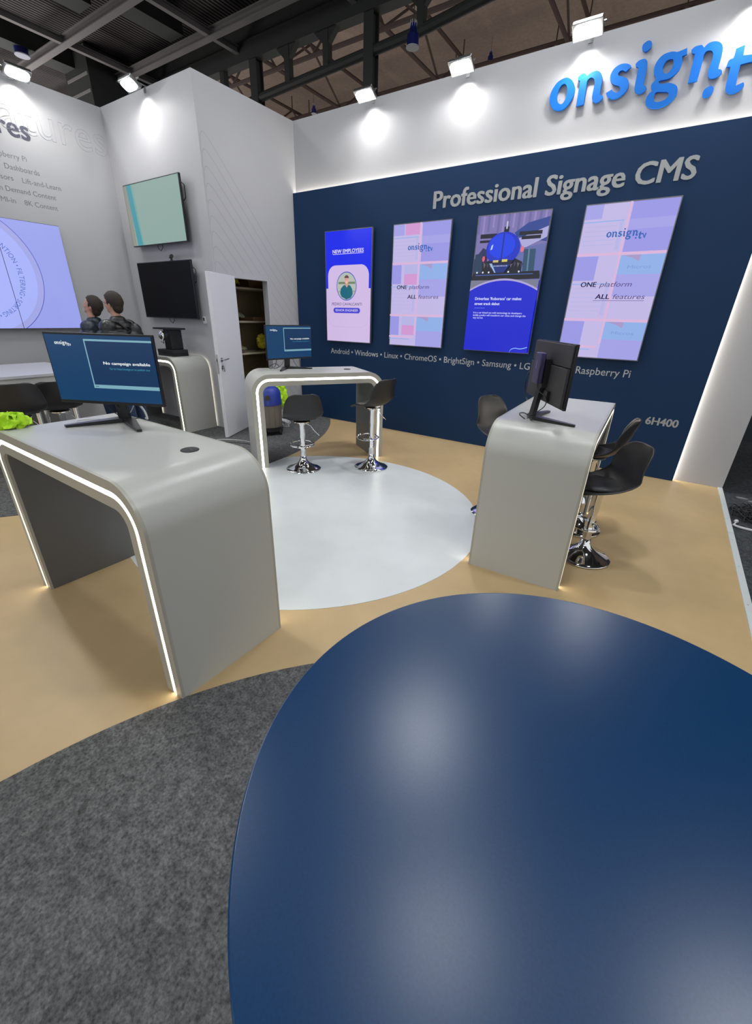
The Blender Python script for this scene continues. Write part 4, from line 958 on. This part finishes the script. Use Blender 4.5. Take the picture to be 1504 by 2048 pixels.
def person(loc, rz, lab, jk, ht, tilt, glasses):
    """faces +x locally"""
    t = thing('person', loc, rz, lab, 'person'); k = ht/1.75
    b = MB(Matrix.Scale(k, 4))
    HM = Matrix.Translation((0.0, 0, 1.50)) @ Matrix.Rotation(-tilt, 4, 'Y')
    def hb(c, r): 
        s0 = b.M; b.M = Matrix.Scale(k, 4) @ HM; b.ball(c, r, M_skin, 20, 14); b.M = s0
    # head: skull, jaw, face, nose, lips, brow, chin, ears  (origin at the neck top)
    hb((.0, 0, .150), (.096, .076, .092)); hb((.028, 0, .085), (.066, .058, .070)); hb((.060, 0, .042), (.030, .034, .024))
    hb((.092, 0, .105), (.020, .012, .022)); hb((.100, 0, .093), (.016, .014, .011)); hb((.080, 0, .142), (.018, .050, .013))
    hb((.084, 0, .069), (.014, .024, .006)); hb((.081, 0, .058), (.013, .020, .006))
    for sy in (-1, 1): hb((-.008, sy*.078, .112), (.017, .009, .030)); hb((.066, sy*.036, .100), (.022, .022, .018)); hb((.079, sy*.030, .127), (.008, .013, .007))
    capsule(b, (-.012, 0, 1.40), (.0, 0, 1.57), .058, .052, M_skin)
    # torso, limbs
    for p, q_, r0, r1 in (((0, 0, 1.0), (-.01, 0, 1.15), .125, .13), ((-.01, 0, 1.15), (-.01, 0, 1.32), .13, .13), ((-.01, -.08, 1.30), (-.01, .08, 1.30), .12, .12), ((-.01, -.10, 1.38), (-.01, .10, 1.38), .07, .07),
                          ((0, -.06, .95), (0, .06, .95), .12, .12)): capsule(b, p, q_, r0, r1, M_skin)
    for sy in (-1, 1):
        sh = (-.01, sy*.185, 1.375); el = (-.03, sy*.235, 1.09); wr = (.10, sy*.225, .87)
        capsule(b, sh, el, .052, .042, M_skin); capsule(b, el, wr, .042, .027, M_skin)
        capsule(b, wr, (.135, sy*.222, .80), .030, .034, M_skin)
        for f, (dx, L) in enumerate(((.028, .066), (.010, .074), (-.008, .070), (-.026, .056))):
            a0 = Vector((.14+dx, sy*.222, .785)); a1 = a0+Vector((.016, -sy*.004, -L*.55)); a2 = a1+Vector((-.004, -sy*.014, -L*.5))
            capsule(b, a0, a1, .0095, .009, M_skin, 8); capsule(b, a1, a2, .009, .0078, M_skin, 8)
        capsule(b, (.150, sy*.215, .83), (.180, sy*.195, .785), .012, .010, M_skin, 8); capsule(b, (.180, sy*.195, .785), (.186, sy*.188, .755), .010, .0085, M_skin, 8)
        capsule(b, (0, sy*.09, .92), (.01, sy*.10, .50), .088, .056, M_skin); capsule(b, (.01, sy*.10, .50), (-.02, sy*.105, .10), .055, .036, M_skin)
        capsule(b, (-.03, sy*.105, .05), (.14, sy*.12, .035), .040, .034, M_skin)
    o = b.build('body', t, smooth=True); remesh(o, .0075, 3)
    # jacket
    b = MB(Matrix.Scale(k, 4))
    for z, rx in ((.98, .175), (1.06, .180), (1.14, .182), (1.22, .186), (1.30, .182), (1.37, .150)):
        b.ball((-.015, 0, z), (rx, rx*1.28, .058), jk, 24, 10)
    capsule(b, (-.02, -.14, 1.37), (-.02, .14, 1.37), .085, .085, jk); b.ball((-.015, 0, 1.43), (.098, .098, .050), jk, 20, 10)
    for sy in (-1, 1): b.ball((-.012, sy*.175, 1.375), (.098, .092, .082), jk, 20, 12); b.ball((-.022, 0, 1.46), (.088, .085, .040), jk, 20, 10)
    for sy in (-1, 1):
        for u in [i/5 for i in range(6)]:
            p = Vector((-.01, sy*.20, 1.36)).lerp(Vector((-.04, sy*.255, 1.09)), u); b.ball(p, (.088-.012*u, .080-.012*u, .046), jk, 18, 10)
        for u in [i/4 for i in range(5)]:
            p = Vector((-.04, sy*.255, 1.09)).lerp(Vector((.085, sy*.232, .89)), u); b.ball(p, (.068-.016*u,)*2+(.044,), jk, 18, 10)
    o = b.build('jacket', t, smooth=True); remesh(o, .012, 2)
    # trousers and shoes
    b = MB(Matrix.Scale(k, 4)); b.ball((0, 0, .94), (.150, .190, .10), M_jeans, 22, 12)
    for sy in (-1, 1): capsule(b, (0, sy*.09, .90), (.01, sy*.10, .50), .105, .078, M_jeans); capsule(b, (.01, sy*.10, .50), (-.02, sy*.105, .10), .076, .062, M_jeans)
    o = b.build('trousers', t, smooth=True); remesh(o, .014, 4)
    for sy in (-1, 1):
        b = MB(Matrix.Scale(k, 4)); b.ball((.05, sy*.115, .05), (.145, .052, .050), M_shoe, 20, 10); b.ball((-.04, sy*.107, .07), (.055, .045, .06), M_shoe, 16, 10); o = b.build('shoe', t, smooth=True)
    # hair: cap over the back and top of the skull
    b = MB(Matrix.Scale(k, 4) @ HM); n = 30; vs = []; fs = []; kk = 14
    for i in range(kk+1):
        th = R(0+118*i/kk)
        for j in range(n):
            a = 2*math.pi*j/n; fr = max(0, math.cos(a)); lim = R(118)*(1-.50*fr**.8-.10*abs(math.sin(a))*(fr > 0))
            thh = th*lim/R(118); wob = 1+.025*math.sin(7*a+3*thh*3)+.02*math.sin(13*a)
            vs.append((-.008+.112*math.sin(thh)*math.cos(a)*wob, .090*math.sin(thh)*math.sin(a)*wob, .150+.112*math.cos(thh)*wob))
    for i in range(kk):
        for j in range(n): fs.append((i*n+j, i*n+(j+1) % n, (i+1)*n+(j+1) % n, (i+1)*n+j))
    b.add(vs, fs, M_hair); b.ball((-.052, 0, .090), (.052, .068, .070), M_hair, 20, 12)
    for sy in (-1, 1): b.ball((.012, sy*.074, .140), (.020, .010, .030), M_hair, 12, 8)
    o = b.build('hair', t, smooth=True)
    for sy in (-1, 1):
        b = MB(Matrix.Scale(k, 4) @ HM); b.ball((.080, sy*.030, .124), (.009, .011, .006), M_black, 10, 8); b.build('eye', t, smooth=True)
    if glasses:
        b = MB(Matrix.Scale(k, 4) @ HM)
        for sy in (-1, 1):
            b.tube([(.102, sy*.033+.024*math.cos(a), .124+.017*math.sin(a)) for a in [2*math.pi*i/16 for i in range(16)]], .002, M_black, 6, closed=True)
            b.tube([(.102, sy*.057, .128), (.06, sy*.080, .128), (-.005, sy*.086, .126)], .002, M_black, 6)
        b.tube([(.102, -.009, .126), (.106, 0, .128), (.102, .009, .126)], .002, M_black, 6); b.build('glasses', t)
    return t
P1, P2 = (-1.30, -2.63), (-.63, -2.66)
person((*P1, .004), R(222), 'man in a dark navy jacket looking up at the lilac video wall', M_jk1, 1.75, R(20), False)
person((*P2, .004), R(204), 'man with glasses in a black quilted jacket, nearer to the coffee machine', M_jk2, 1.78, R(3), True)
t = thing('backpack', (P2[0], P2[1], 0), R(204), 'slim black backpack worn by the man with glasses', 'backpack')
b = MB(); 
for z, r_ in ((1.02, .12), (1.12, .135), (1.22, .13), (1.30, .11), (1.37, .075)): b.ball((-.245, 0, z), (.085 if z < 1.3 else .06, r_, .075), M_jk2, 20, 12)
o = b.build('bag_body', t, smooth=True); remesh(o, .012, 4)
for sy in (-1, 1):
    b = MB(); b.tube([(-.20, sy*.08, 1.36), (-.12, sy*.11, 1.45), (-.02, sy*.12, 1.47), (.09, sy*.12, 1.41), (.17, sy*.13, 1.30)], .013, M_blackm, 8); b.build('strap', t, smooth=True)
